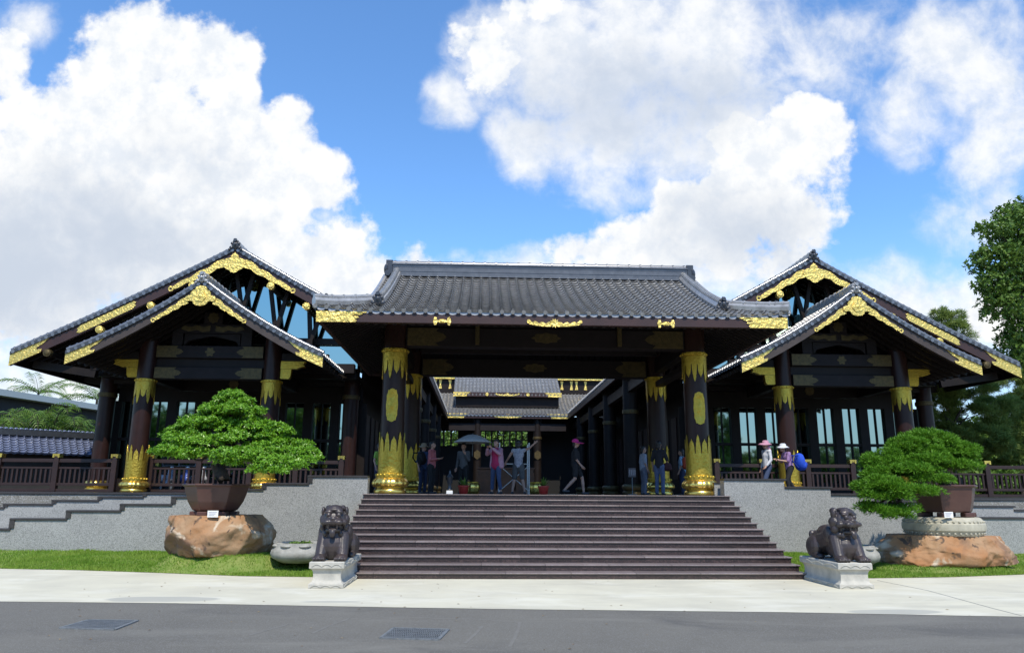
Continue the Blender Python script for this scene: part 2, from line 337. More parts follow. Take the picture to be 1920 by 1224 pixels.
no=t.nodes.new('ShaderNodeTexNoise'); no.inputs['Scale'].default_value=1.5; no.inputs['Detail'].default_value=6; t.links.new(geo,no.inputs['Vector'])
ad=t.nodes.new('ShaderNodeMath'); ad.operation='MULTIPLY_ADD'; t.links.new(no.outputs[0],ad.inputs[0]); ad.inputs[1].default_value=.5; t.links.new(acc,ad.inputs[2])
mr=t.nodes.new('ShaderNodeMapRange'); t.links.new(ad.outputs[0],mr.inputs[0]); mr.inputs[1].default_value=1.25; mr.inputs[2].default_value=1.12; mr.inputs[3].default_value=0; mr.inputs[4].default_value=.75
mm=t.nodes.new('ShaderNodeMix'); mm.data_type='RGBA'; t.links.new(mr.outputs[0],mm.inputs[0]); t.links.new(src,mm.inputs[6]); mm.inputs[7].default_value=(.34,.335,.29,1); t.links.new(mm.outputs[2],b.inputs['Base Color'])
# expansion joint in the pavement on the right
j=MB(); pj=[atz(1645,1088,0),atz(1740,1107,0),atz(1860,1140,0),atz(1915,1154,0)]
for a,c in zip(pj[:-1],pj[1:]): j.bar((a.x,a.y,.004),(c.x,c.y,.004),.018,.006)
tag(j.build('pavement_joint',mat('joint_filler',(.2,.2,.18),.9)),kind='structure')
# old trench seams and small litter on the road
SEAM=mat('road_seam',(.165,.158,.14),.9,var=(.13,.124,.108),vscale=6)
for L in ([(585,1187),(618,1172),(655,1159),(760,1157),(880,1160),(965,1165)],[(905,1172),(893,1186),(872,1205)],[(975,1166),(968,1190),(955,1212)],[(468,1190),(540,1170),(600,1166)]):
    b=MB(); P=[atz(x,y,0) for x,y in L]
    for a,c in zip(P[:-1],P[1:]): b.bar((a.x,a.y,.001),(c.x,c.y,.001),.045,.003)
    tag(b.build('road_seam',SEAM),kind='structure')
V=[]
for k in range(90):
    x=random.uniform(-9,6); y=random.uniform(-7.2,-.3); a=random.uniform(0,6.283); r=random.uniform(.012,.03); c_,s_=math.cos(a)*r,math.sin(a)*r
    V+=[(x-c_,y-s_,.008),(x+s_*.45,y-c_*.45,.014),(x+c_,y+s_,.011),(x-s_*.45,y+c_*.45,.016)]
tag(np_mesh('fallen_leaves',V,np.arange(len(V)).reshape(-1,4),mat('dry_leaf',(.20,.11,.04),.8,isl=(.30,.22,.10))),'tiny dry leaves scattered over the road and pavement','leaves',kind='stuff')
# drain grates
def grate(pts,label):
    P=[atz(x,y,0) for x,y in pts]; c=sum(P,Vector())/4; root=thing('drain_grate',(c.x,c.y,0.0),label,'drain grate','steel drain grates in the asphalt')
    fr=MB(); n=4
    for i in range(4): a=P[i];d=P[(i+1)%4]; fr.bar((a.x,a.y,.008),(d.x,d.y,.008),.035,.02)
    fr.build('frame',STEEL,root)
    pit_shade=MB(); pit_shade.add([(p.x,p.y,.002) for p in P],[(0,1,2,3)]); pit_shade.build('pit_shade',BLACK,root,fix=False)  # flat black sheet standing for the shade below the bars
    bb=MB()
    for i in range(1,26):
        s=i/26; a=P[0].lerp(P[1],s); d=P[3].lerp(P[2],s); bb.bar((a.x,a.y,.010),(d.x,d.y,.010),.013,.012)
    for i in range(1,6):
        s=i/6; a=P[0].lerp(P[3],s); d=P[1].lerp(P[2],s); bb.bar((a.x,a.y,.013),(d.x,d.y,.013),.02,.006)
    bb.build('bar',STEEL,root)
grate([(165,1163),(258,1164),(215,1181),(112,1178)],'steel drain grate set in the road on the left, below the lawn')
grate([(738,1178),(841,1181),(822,1200),(713,1197)],'steel drain grate set in the road in front of the stairs, the nearer of two')
# lawns rising to the walls, and blades
MOUNDS=[(at(410,1040,1.5).x,1.9,1.75,1.3,at(410,1044,1.0).z),(at(1765,1060,1.5).x,2.0,2.3,1.35,at(1765,1064,1.05).z)]
def lawn(front,yb,seed,group):
    F_=[atz(x,y,0) for x,y in front]; n=110; m=26; vs=[];fs=[]
    def fr(s):
        k=s*(len(F_)-1); i=min(int(k),len(F_)-2); return F_[i].lerp(F_[i+1],k-i)
    def pos(s,r):
        a=fr(s); x=a.x+(a.x*.06)*r; y=a.y+(yb-a.y)*r
        z=.012+.17*r**.75+.035*mnoise.noise(Vector((x*.9,y*.9,seed)))*min(1,r*4)
        for mx,my,rx,ry,h in MOUNDS:
            e=math.hypot((x-mx)/rx,(y-my)/ry); e=max(0,min(1,(1-e)/.4)); rise=max(0,min(1,(y-a.y)/.55)); z=max(z,h*e*e*(3-2*e)*rise**.8)
        return Vector((x,y,z))
    for i in range(n+1):
        for k in range(m+1): vs.append(pos(i/n,k/m))
    for i in range(n):
        for k in range(m): a=i*(m+1)+k; fs.append((a,a+m+1,a+m+2,a+1))
    tag(MB().add(vs,fs).build('lawn',SOIL,smooth=180),kind='structure')
    N=70000; V=[];rs=rng.random((N,8))
    for i in range(N):
        p=pos(rs[i,0],rs[i,1]**1.15); big=.6+.8*max(0,mnoise.noise(Vector((p.x*1.2,p.y*1.2,9))))
        h=(.03+.055*rs[i,2])*big; t=rs[i,3]*6.283; w=.006+.005*rs[i,4]; dx,dy=math.cos(t)*w,math.sin(t)*w; lx,ly=(rs[i,5]-.5)*h*1.1,(rs[i,6]-.5)*h*1.1
        V+=[(p.x-dx,p.y-dy,p.z-.005),(p.x+dx,p.y+dy,p.z-.005),(p.x+lx,p.y+ly,p.z+h)]
    o=np_mesh('grass',V,np.arange(3*N).reshape(-1,3),GRASS); tag(o,'short bright green grass of the lawn '+group,'grass',kind='stuff')
lawn([(-260,1058),(0,1066),(150,1069),(300,1074),(450,1080),(600,1082),(690,1082)],4.85,1.,'left of the stairs')
lawn([(1480,1083),(1560,1084),(1640,1084),(1780,1082),(1920,1077),(2150,1066)],4.85,2.,'right of the stairs')
# ================================================================== staircase
ZP=1.69; NS=13; TR=4.9/12.5; RI=ZP/NS
st=thing('granite_staircase',(0,0,0),'broad flight of polished maroon granite steps up to the porch','staircase')
for i in range(NS):
    y=i*TR; z0=0 if i==0 else i*RI-.02
    x0=-5.03;x1=4.96
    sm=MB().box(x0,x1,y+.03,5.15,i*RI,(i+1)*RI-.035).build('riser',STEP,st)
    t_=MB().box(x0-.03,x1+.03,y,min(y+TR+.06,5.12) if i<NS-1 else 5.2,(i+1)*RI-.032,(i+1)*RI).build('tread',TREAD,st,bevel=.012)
# ================================================================== terrace and walls
pl=MB(); pl.box(-9.9,9.9,5.21,8.0,0,ZP-.004); pl.box(-32,32,8.0,62,0,ZP-.004)
tag(pl.build('terrace_floor',FLOOR),kind='structure')
def stepped_wall(name,Y,th,steps,label,parentloc,m,flip=False):
    root=thing(name,parentloc,label,'wall'); top=[]
    for k,(xa,xb,yy) in enumerate(steps):
        ya=(steps[k-1][2]+yy)/2 if k else yy; yb_=(steps[k+1][2]+yy)/2 if k<len(steps)-1 else yy
        x0=at(xa,ya,Y).x; x1=at(xb,yb_,Y).x; z=at((xa+xb)/2,yy,Y).z
        top+=[(x0,z-.055),(x1,z-.055)]; xl,xr=min(x0,x1),max(x0,x1)
        cpb=MB()
        if not flip and k<len(steps)-1 and steps[k+1][2]>yy: cpb.box(xl-.055,xl+.08,Y-.03,Y+th+.01,at((steps[k+1][0]+steps[k+1][1])/2,steps[k+1][2],Y).z+.002,z-.054)
        cpb.box(xl-(.06 if not flip else -.003),xr+(.06 if flip else -.003),Y-.035,Y+th+.02,z-.053,z).build('coping',COPE,root,bevel=.006)
    poly=top+[(top[-1][0],-.1),(top[0][0],-.1)]
    MB().prism(poly,Y,Y+th).build('wall_face',m,root)
stepped_wall('retaining_wall',4.80,.36,[(690,581,891),(581,495,905),(495,412,916),(412,325,930),(325,229,944),(229,128,956),(128,22,971),(22,-80,990),(-80,-190,1010)],'grey granite wall left of the stairs, the front one, stepping down to the left',(-7,4.8,0),GRAN)
stepped_wall('retaining_wall',6.45,.36,[(400,271,923),(271,187,930),(187,101,936.5),(101,10,943.5),(10,-90,950),(-90,-200,957)],'low grey granite wall rising behind the front wall on the left',(-14,6.45,0),GRAN)
stepped_wall('retaining_wall',7.75,.249,[(420,-260,922.5)],'water-stained terrace edge wall under the left railing',(-18,7.75,0),GRANS)
stepped_wall('retaining_wall',4.80,.36,[(1357,1470,897),(1470,1557,912),(1557,1640,925),(1640,1735,938),(1735,1815,953),(1815,1925,969),(1925,2050,986)],'grey granite wall right of the stairs, the front one, stepping down to the right',(7,4.8,0),GRAN,True)
stepped_wall('retaining_wall',6.45,.36,[(1700,1800,940),(1800,1900,947.5),(1900,2020,955)],'low grey granite wall rising behind the front wall on the right',(13,6.45,0),GRAN,True)
stepped_wall('retaining_wall',7.75,.249,[(1600,2200,935)],'terrace edge wall under the right railing behind the bonsai',(17,7.75,0),GRANS,True)
e=at(1340,902,5.3); 
MBx=MB().box(at(1339,902,5.35).x,at(1352,902,5.35).x,5.35,6.1,1.69,at(1345,904,5.35).z-.03)
ro=thing('parapet_block',(4.9,5.35,ZP),'short grey granite parapet block beside the right porch column','parapet'); MBx.build('block',GRAN,ro)
MB().box(at(1339,902,5.35).x-.02,at(1352,902,5.35).x+.02,5.32,6.13,at(1345,904,5.35).z-.028,at(1345,904,5.35).z).build('coping',COPE,ro)
# ================================================================== tiled roofs
def tile_slope(name,m,parent,surf,u0,u1,pitch,rows,wclip=None,sub=8,roll=.052,dip=.034,step=.040,eave=.07,caps=True):
    """surf(u,t)->(pos,nrm) arrays. Columns of rolls and pans run down t, every row overlaps the next."""
    nc=max(1,int(round((u1-u0)/pitch))); pt=(u1-u0)/nc; ph=[];us=[]
    prof=[(0,0),(.05,.8),(.13,1.0),(.21,.8),(.26,0),(.40,-.7),(.63,-1.),(.86,-.7)]
    U=[];H=[]
    for c in range(nc):
        for a,b in prof: U.append(u0+(c+a)*pt); H.append(b*roll if b>0 else b*dip)
    U.append(u1);H.append(0); U=np.array(U);H=np.array(H); n=len(U); V=[];F=[]
    lines=[]
    for r in range(rows): lines+=[(r/rows,0.),((r+.93)/rows,step*.97),((r+1.0)/rows,step),((r+.86)/rows,-.006)]
    lines.append((1.0,-eave))
    for k,(t,l) in enumerate(lines):
        u=U if wclip is None else np.clip(U,*wclip(t))
        p,nn=surf(u,t); V.append(p+nn*(H+l)[:,None])
        if k:
            a=(k-1)*n; i=np.arange(n-1); F.append(np.stack([a+i,a+n+i,a+n+i+1,a+i+1],1))
    V=np.concatenate(V);F=np.concatenate(F)
    if wclip is not None:
        d=V[F]; ar=np.linalg.norm(np.cross(d[:,2]-d[:,0],d[:,3]-d[:,1]),axis=1); F=F[ar>1e-7]
    cb=MB()
    if caps:
        lo,hi=(u0,u1) if wclip is None else wclip(1.)
        for c in range(nc):
            u=u0+(c+.13)*pt
            if u<lo or u>hi: continue
            p,nn=surf(np.array([u]),1.); p2,_=surf(np.array([u]),.985); d=Vector(p[0]-p2[0]).normalized(); P=Vector(p[0])+Vector(nn[0])*.0
            cb.cyl(P-d*.05,P+d*.03,roll*1.12,n=10)
    q4=[f for f in cb.f if len(f)==4]; capn=[f for f in cb.f if len(f)>4]
    for f in capn: q4+=[(f[0],f[i],f[i+1],f[i+2]) for i in range(1,len(f)-2,2)]
    if cb.v: F=np.concatenate([F,np.array(q4)+len(V)]); V=np.concatenate([V,np.array(cb.v)])
    return np_mesh(name,V,F,m,parent,smooth=38)
def nrm_of(f,u,t):
    p=f(u,t); e=1e-3
    a=f(u+e,t)-p if True else 0; b=(f(u,t+e)-f(u,t-e)); n=np.cross(a,b); n/=np.linalg.norm(n,axis=1)[:,None]; n*=np.sign(n[:,2:3]+1e-9)
    return p,n
def onigawara(mb,c,s,dirv=(0,-1,0)):      # ridge-end ornament: shield, scrolls and a crest
    d=Vector(dirv).normalized(); a=d.cross(Vector((0,0,1))).normalized(); c=Vector(c)
    def P(x,y,z): return c+a*(x*s)+d*(y*s)+Vector((0,0,z*s))
    mb.ell(P(0,0,.35),(.34*s,.2*s,.4*s))
    for sg in(-1,1):
        mb.ell(P(.36*sg,0,.12),(.2*s,.15*s,.17*s)); mb.ell(P(.28*sg,.05,.5),(.16*s,.13*s,.16*s)); mb.ell(P(.52*sg,0,-.05),(.13*s,.11*s,.11*s))
        mb.ell(P(.15*sg,.02,.72),(.12*s,.11*s,.12*s))
    mb.cyl(P(0,-.15,.78),P(0,.3,.78),.15*s,.15*s,10); mb.ell(P(0,.2,.4),(.16*s,.12*s,.18*s)); mb.ell(P(0,.0,.92),(.09*s,.09*s,.1*s))
# ------------------------------------------------------------------ gilt work
def plate(root,name,poly,y0,y1,m=None): return MB().prism(poly,y0,y1).build(name,m or GOLD,root)
def lobes(c,n,r,am,k0=0,sx=1,sz=1):
    return [(c[0]+math.cos(a)*r*(1+am*math.cos(n*a))*sx,c[1]+math.sin(a)*r*(1+am*math.cos(n*a))*sz) for a in [2*math.pi*i/48 for i in range(48)]]
def wing(mb,line,w0,w1,y0,y1,nl=3,curl=.09,sg=1):
    """scrolling cloud band along a curve, ending in a curled hook"""
    n=40; A=[];B=[]
    for i in range(n+1):
        t=i/n; x,z=line(t); x2,z2=line(min(1,t+.01)); x1,z1=line(max(0,t-.01)); L=math.hypot(x2-x1,z2-z1); nx,nz=-(z2-z1)/L,(x2-x1)/L
        if nz<0: nx,nz=-nx,-nz
        w=(w0+(w1-w0)*t); up=w*(.55+.45*abs(math.sin(nl*math.pi*t+.3))); dn=w*(.55+.40*abs(math.sin((nl+.5)*math.pi*t+1.2)))
        A.append((x+nx*up,z+nz*up)); B.append((x-nx*dn,z-nz*dn))
    poly=[(sg*x,z) for x,z in A+B[::-1]]; mb.prism(poly,y0,y1)
    x,z=line(1.); cx,cz=x+curl*.35,z-curl*.15; n=16
    out=[(cx+math.cos(a)*curl,cz+math.sin(a)*curl) for a in [math.radians(120-i*270/n) for i in range(n+1)]]; inn=[(cx+math.cos(a)*curl*.45,cz+math.sin(a)*curl*.45) for a in [math.radians(120-i*270/n) for i in range(n+1)]]
    mb.prism([(sg*x,z) for x,z in out+inn[::-1]],y0+.003,y1+.003)
def sleeve(mb,cx,cy,r,z_edge,z_short,z_long,n_rep,z_mid=None):
    """gilt collar whose free edge hangs (or stands) in alternating long and short leaf points"""
    n=n_rep*96; vs=[];fs=[]
    for i in range(n):
        a=2*math.pi*i/n; f=(i%96)/96
        w=abs((f*2)%1-.5)*2; tip=z_long if f<.5 else z_short
        lob=float(np.interp(w,[0,.10,.30,.42,.44,.60,.63,.74,.78,1.] if f<.5 else [0,.10,.32,.66,.80,.86,.92,.95,.98,1.],[1,.93,.84,.70,.58,.52,.34,.26,-.05,-.16] if f<.5 else [1,.90,.80,.66,.50,.30,-.02,-.1,-.13,-.16]))
        base=z_mid; z=base+(tip-base)*lob
        for zz in (z_edge,z): vs.append((cx+math.cos(a)*r,cy+math.sin(a)*r,zz))
    for i in range(n): k=(i+1)%n; fs.append((2*i,2*k,2*k+1,2*i+1))
    b0=len(vs)
    for i in range(n): x,y,z=vs[2*i+1]; vs.append((cx+(x-cx)*.955,cy+(y-cy)*.955,z))
    for i in range(n): k=(i+1)%n; fs.append((2*i+1,2*k+1,b0+k,b0+i))
    mb.add(vs,fs)
def petal(npet):
    return lambda t,z: 1+.045*abs(math.cos(npet*t/2))
def gilt_column(parent,x,y,ztop,zu,zl,plaque=None,zb=ZP,r=.34):
    """zu: (top,short,long) heights of upper collar; zl: (ring,short,long) heights of lower collar"""
    c=MB().cyl((x,y,zb),(x,y,ztop),r,r,40).build('column',COLM,parent,smooth=40)
    u=MB(); sleeve(u,x,y,r+.022,zu[0],zu[1],zu[2],6,zu[3]); u.lathe((x,y,zu[0]-.11),[(r+.03,0),(r+.045,.01),(r+.045,.10),(r+.03,.11)],40)
    s=MB()
    for i in range(20):
        a=2*math.pi*i/20; u.ell((x+math.cos(a)*(r+.045),y+math.sin(a)*(r+.045),zu[0]-.055),(.028,)*3,8,5)
        s.ell((x+math.cos(a)*(r+.07),y+math.sin(a)*(r+.07),zl[0]-.03),(.036,)*3,8,5)
    u.build('upper_collar',GOLDC,c,smooth=35)
    l=s; sleeve(l,x,y,r+.03,zl[0],zl[1],zl[2],6,zl[3]); l.lathe((x,y,zl[0]-.11),[(r+.05,0),(r+.075,.012),(r+.075,.12),(r+.04,.135)],40); l.build('lower_collar',GOLDC,c,smooth=35)
    h=zl[0]-.10-zb
    b=MB().lathe((x,y,zb),[(r+.05,0),(r+.105,.01),(r+.12,h*.12),(r+.105,h*.26),(r+.06,h*.33),(r+.065,h*.38)],48)
    b.lathe((x,y,zb),[(r+.06,h*.37),(r+.13,h*.45),(r+.165,h*.58),(r+.16,h*.72),(r+.12,h*.86),(r+.08,h*.95),(r+.05,h*1.0)],96,mod=petal(16)); b.build('lotus_base',GOLDP,c,smooth=60)
    if plaque:
        z0,z1=plaque; n=40; vs=[];fs=[]; hw=.155
        def pt(u,v,d):
            a=-math.pi/2+u/(r); return (x+math.cos(a)*(r+d),y+math.sin(a)*(r+d),v)
        zc=(z0+z1)/2; hh=(z1-z0)/2; out=[]
        for i in range(48):
            a=2*math.pi*i/48; k=1+.035*math.cos(12*a); ex=abs(math.cos(a))**.55*(1 if math.cos(a)>0 else -1); ez=abs(math.sin(a))**.75*(1 if math.sin(a)>0 else -1); out.append((ex*hw*k,ez*hh*k))
        for d,sc in ((.005,1),(.035,1),(.035,.82),(.028,.78),(.028,.4),(.045,.2)):
            for ux,vz in out: vs.append(pt(ux*sc,zc+vz*sc if sc>.5 else zc+vz*sc*.6,d))
        for k in range(5):
            for i in range(48): fs.append((k*48+i,k*48+(i+1)%48,(k+1)*48+(i+1)%48,(k+1)*48+i))
        fs.append(tuple(range(5*48,6*48))); MB().add(vs,fs).build('plaque',GOLDC,c,smooth=40)
    return c
# ================================================================== entrance porch
porch=thing('entrance_porch',(0,5.8,ZP),'central entrance porch with grey tiled hip-and-gable roof on gilded columns','porch')
RY,RZ,EY,EZ=7.6,8.66,2.955,6.36; HV,HE,TH=5.08,6.28,.78
def gcurve(t): return 1.22*t-.22*t*t
def main_f(u,t,sg=1):
    u=np.asarray(u,float); Y=RY-(RY-EY)*t if sg>0 else RY+(RY-EY)*t
    z=RZ-(RZ-EZ)*gcurve(t)+.10*np.clip((np.abs(u)-4.6)/1.7,0,1)**2*max(0,(t-.7)/.3); return np.stack([u,np.full_like(u,Y),z],1)
def clipw(t):
    w=HV if t<TH else HV+(t-TH)/(1-TH)*(HE-HV); return (-w,w)
tile_slope('front_roof_tiles',TILE,porch,lambda u,t:nrm_of(main_f,u,t),-HE,HE,.285,18,clipw)
tile_slope('rear_roof_tiles',TILE,porch,lambda u,t:nrm_of(lambda a,b:main_f(a,b,-1),u,t),-HE,HE,.285,18,clipw)
ht=1-TH; zH=RZ-(RZ-EZ)*gcurve(TH)
for sg in(-1,1):
    yF=lambda t:(RY-(RY-EY)*(TH+ht*t))
    def side_f(u,t,sg=sg):
        u=np.asarray(u,float); x=HV+(HE-HV)*t; z=RZ-(RZ-EZ)*gcurve(TH+ht*t)+.10*np.clip((np.abs(u-RY)-3.4)/1.3,0,1)**2*t
        return np.stack([np.full_like(u,sg*x),u,z],1)
    tile_slope('side_roof_tiles',TILE,porch,lambda u,t:nrm_of(side_f,u,t),EY,2*RY-EY,.292,5,lambda t:(RY-(RY-yF(t)),RY+(RY-yF(t))))
    # gable wall under the verge
    gp=[(RY+(RY-EY)*s*TH*k/12*-1,RZ-(RZ-EZ)*gcurve(TH*k/12)-.12) for s in(1,) for k in range(12,-1,-1)]
    gp+= [(2*RY-y,z) for y,z in gp[::-1][1:]]
    m_=MB(); vs=[(sg*4.55,y,z) for y,z in gp]+[(sg*4.6,y,z) for y,z in gp]; n=len(gp)
    m_.add(vs,[tuple(range(n)),tuple(range(2*n-1,n-1,-1))]+[(i,n+i,n+(i+1)%n,(i+1)%n) for i in range(n)]); m_.build('gable_wall',WOOD,porch)
    for fb in(1,-1):
        # verge board, descending ridge, corner ridge
        pts=[]; pv=[]
        for k in range(0,15):
            t=.02+(TH+.02)*k/14; p=main_f([sg*4.72],t,fb)[0]; pts.append((p[0],p[1],p[2]+.13)); p=main_f([sg*(HV+.02)],min(t,TH),fb)[0]; pv.append((p[0],p[1],p[2]))
        d_=MB(); d_.tube([(x,y,z-.03) for x,y,z in pts],.15,8); d_.tube([(x,y,z+.12) for x,y,z in pts],.085,8)
        for k in range(1,28):
            t=.02+(TH+.02)*k/28; p=main_f([sg*4.72],t,fb)[0]; q=main_f([sg*4.72],t+.012,fb)[0]; d_.cyl((p[0],p[1],p[2]+.25),(q[0],q[1],q[2]+.25),.10,n=10)
        d_.build('descending_ridge',TILED if False else TILE,porch,smooth=40)
        MB().tube(pv,.085,8).build('verge_roll',TILE,porch,smooth=40)
        o_=MB(); p=main_f([sg*4.74],TH+.05,fb)[0]; onigawara(o_,(p[0],p[1]-.08*fb,p[2]+.02),.36,(0,-fb,0)); o_.build('ridge_end_ornament',TILED,porch,smooth=50)
        c_=MB(); cp=[]
        for k in range(0,11):
            s=k/10; w=4.9+(HE+.02-4.9)*s; t=TH+(1.-TH)*s*.98; p=main_f([sg*w],min(t,1),fb)[0]; cp.append((p[0],p[1],p[2]+.12+.03*s))
        c_.tube([(x,y,z-.04) for x,y,z in cp],.13,8); c_.tube([(x,y,z+.09) for x,y,z in cp],.075,8)
        for k in range(1,10,2): a=Vector(cp[k]);bq=Vector(cp[k+1]); c_.cyl(a+Vector((0,0,.09)),a.lerp(bq,.25)+Vector((0,0,.09)),.09,n=10)
        c_.build('corner_ridge',TILE,porch,smooth=40)
        o_=MB(); p=cp[8]; onigawara(o_,(p[0],p[1],p[2]+.05),.15,(sg*.7,-fb*.7,0)); o_.build('corner_ornament',TILED,porch,smooth=50)
rb=MB()
for k in range(5): rb.box(-4.85,4.85,RY-.20+.012*(k%2),RY+.20-.012*(k%2),RZ-.05+k*.075,RZ+.018+k*.075)
rb.box(-4.88,4.88,RY-.235,RY+.235,RZ+.325,RZ+.35)
rdg=rb.build('ridge_band',TILEM,porch)
rc=MB(); rc.cyl((-4.9,RY,RZ+.40),(4.9,RY,RZ+.40),.105,n=14)
for k in range(27): x=-4.8+k*9.6/26; rc.cyl((x-.03,RY,RZ+.40),(x+.03,RY,RZ+.40),.125,n=14)
rc.build('ridge_cap',TILEL,rdg,smooth=40)
for sg in(-1,1):
    oe=MB(); oe.box(min(sg*4.86,sg*5.0),max(sg*4.86,sg*5.0),RY-.2,RY+.2,RZ-.1,RZ+.30); oe.box(min(sg*4.86,sg*5.08),max(sg*4.86,sg*5.08),RY-.14,RY+.14,RZ+.31,RZ+.50)
    oe.ell((sg*5.06,RY,RZ+.20),(.1,.26,.2)); oe.cyl((sg*5.0,RY-.3,RZ+.02),(sg*5.0,RY+.3,RZ+.02),.1,n=10); oe.build('ridge_end_tile',TILED,porch,smooth=40)
# fascia boards with gilt fittings
zf0,zf1=6.035,6.315
for n_,b_ in (('front_fascia',(-6.2,6.2,3.0,3.13)),('rear_fascia',(-6.2,6.2,12.07,12.2)),('side_fascia',(-6.2,-6.07,3.133,12.067)),('side_fascia',(6.07,6.2,3.133,12.067))):
    MB().box(b_[0],b_[1],b_[2],b_[3],zf0,zf1).build(n_,WOODR,porch,bevel=.01)
jag=[(0,0),(1.02,0),(1.05,.05),(1.0,.09),(1.1,.12),(1.08,.16),(.95,.16),(.93,.185),(.99,.205),(1.12,.19),(1.2,.215),(1.17,.245),(1.28,.25),(1.3,.285),(0,.285)]
for sg in(-1,1):
    plate(porch,'corner_fitting',[(sg*(-6.215+x)*1.0 if sg>0 else -( -6.215+x)*-1,zf0-.003+z) for x,z in jag] if False else [(-sg*(6.215-x)*-1 if False else sg*(6.215-x),zf0-.003+z) for x,z in jag],2.975,2.998)
def crest(b,cx,cz,w,h,y0,y1):
    sun_=[(cx+math.cos(a)*w*.2*(1 if i%2 else .62),cz+math.sin(a)*h*.62*(1 if i%2 else .6)) for i,a in enumerate([math.pi*2*k/22 for k in range(22)])]
    b.prism(sun_,y0-.006,y1)
    for sg in(-1,1):
        wing(b,lambda t:(w*.12+t*w*.82,cz-h*.25+.10*h*math.sin(t*7)+h*.25*t*t),h*.34,h*.14,y0,y1-.004,3,h*.2,1) if False else None
        n=30;A=[];B=[]
        for i in range(n+1):
            t=i/n; x=w*.12+t*w*.84; z=-h*.30+h*.30*t**3; up=h*(.18+.30*abs(math.sin(t*3.3*math.pi+.5))*(1-.4*t)); A.append((cx+sg*x,cz+z+up)); B.append((cx+sg*x,cz+z-h*.14))
        b.prism(A+B[::-1],y0,y1); c=(cx+sg*w*.97,cz+h*.2); b.prism([(c[0]+math.cos(q_)*h*.24,c[1]+math.sin(q_)*h*.24) for q_ in [2*math.pi*k/14 for k in range(14)]],y0-.003,y1-.003)
    return b
p_=at(1040,606,2.98); crest(MB(),p_.x,p_.z,.70,.21,2.965,2.998).build('centre_crest',GOLD,porch)
for px_ in(829,1249):
    p_=at(px_,602 if px_<900 else 607,2.98); mm_=MB(); hw=.23
    half=[(0,.05),(.07,.045),(.09,.02),(.13,.03),(.15,.10),(.2,.11),(.235,0)]
    poly=half+[(x,-z) for x,z in half[::-1][1:]]+[(-x,-z) for x,z in half[1:]]+[(-x,z) for x,z in half[::-1][1:-1]]
    mm_.prism([(p_.x+x,p_.z+z) for x,z in poly],2.97,2.998); mm_.ell((p_.x,2.968,p_.z),(.06,.02,.05)); mm_.build('fascia_fitting',GOLD,porch)
# soffit with rafters, ceiling, beams
so=MB()
so.add([(-6.07,3.13,6.10),(6.07,3.13,6.10),(4.2,5.9,7.0),(-4.2,5.9,7.0)],[(0,1,2,3)]); so.add([(-6.07,12.07,6.1),(6.07,12.07,6.1),(4.2,9.4,7.0),(-4.2,9.4,7.0)],[(0,1,2,3)])
for sg in(-1,1): so.add([(sg*6.07,3.13,6.1),(sg*6.07,12.07,6.1),(sg*4.2,9.4,7.0),(sg*4.2,5.9,7.0)],[(0,1,2,3)])
so.box(-4.25,4.25,5.85,9.45,7.0,7.05)
sf=so.build('soffit',WOOD,porch)
rf=MB()
for k in range(50):
    x=-5.9+k*11.8/49; xe=max(abs(x),4.2); e=(xe-4.2)/1.87; yb=5.9-2.77*e
    if yb>3.4:
        rf.bar((x,3.14,6.06),(x,yb,6.06+.9*(1-e)),.09,.11); rf.bar((x,12.06,6.06),(x,12.07-(yb-3.13),6.06+.9*(1-e)),.09,.11)
for sg in(-1,1):
    for k in range(34):
        y=3.4+k*8.4/33; e=max(0,(3.13+2.77-y)/2.77,(y-9.4)/2.67); xi=4.2+1.87*min(e,.95); rf.bar((sg*6.06,y,6.06),(sg*xi,y,6.06+.9*(1-(xi-4.2)/1.87)),.09,.11)
rf.build('rafter',BEAMG,sf)
bm_=MB(); bm_.box(-4.15,4.15,5.6,6.0,5.93,6.5); bm_.box(-5.6,5.6,5.66,5.94,6.52,6.75); bm_.build('front_tie_beam',BEAMG,porch,bevel=.015)
MB().box(-4.05,4.05,10.3,10.7,5.80,6.40).build('rear_tie_beam',BEAMG,porch,bevel=.015)
MB().box(-3.9,3.9,8.1,8.3,6.2,6.5).build('middle_beam',BEAMG,porch)
for sg in(-1,1):
    MB().box(min(sg*4.3,sg*4.6),max(sg*4.3,sg*4.6),6.13,10.15,5.95,6.45).build('side_tie_beam',BEAMG,porch,bevel=.015)
    MB().box(min(sg*4.3,sg*4.6),max(sg*4.3,sg*4.6),6.13,10.15,5.45,5.65).build('side_rail_beam',BEAMG,porch,bevel=.015)
def beam_fit(root,xa,xb,z0,z1,y,L,m=GOLDD):
    h=z1-z0
    for x,s in((xa,1),(xb,-1)):
        b=[(0,0),(L*.8,0),(L*.72,.18*h),(L*.9,.3*h),(L,.5*h),(L*.9,.7*h),(L*.72,.82*h),(L*.8,h),(0,h)]; plate(root,'beam_end_fitting',[(x+s*u,z0+v) for u,v in b],y-.012,y,m)
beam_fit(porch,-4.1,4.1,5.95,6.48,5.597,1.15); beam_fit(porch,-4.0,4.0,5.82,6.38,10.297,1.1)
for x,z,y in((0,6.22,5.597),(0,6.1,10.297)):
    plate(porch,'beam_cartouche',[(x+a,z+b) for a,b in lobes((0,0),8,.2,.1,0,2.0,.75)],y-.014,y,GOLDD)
for px_ in(895,1162):
    p_=at(px_,640,5.5); r_=MB().box(p_.x-.06,p_.x+.06,5.48,5.59,5.99,6.6).build('beam_strut',GOLDD,porch); 
ycf=5.45
def zz(x,y,Y): return at(x,y,Y).z
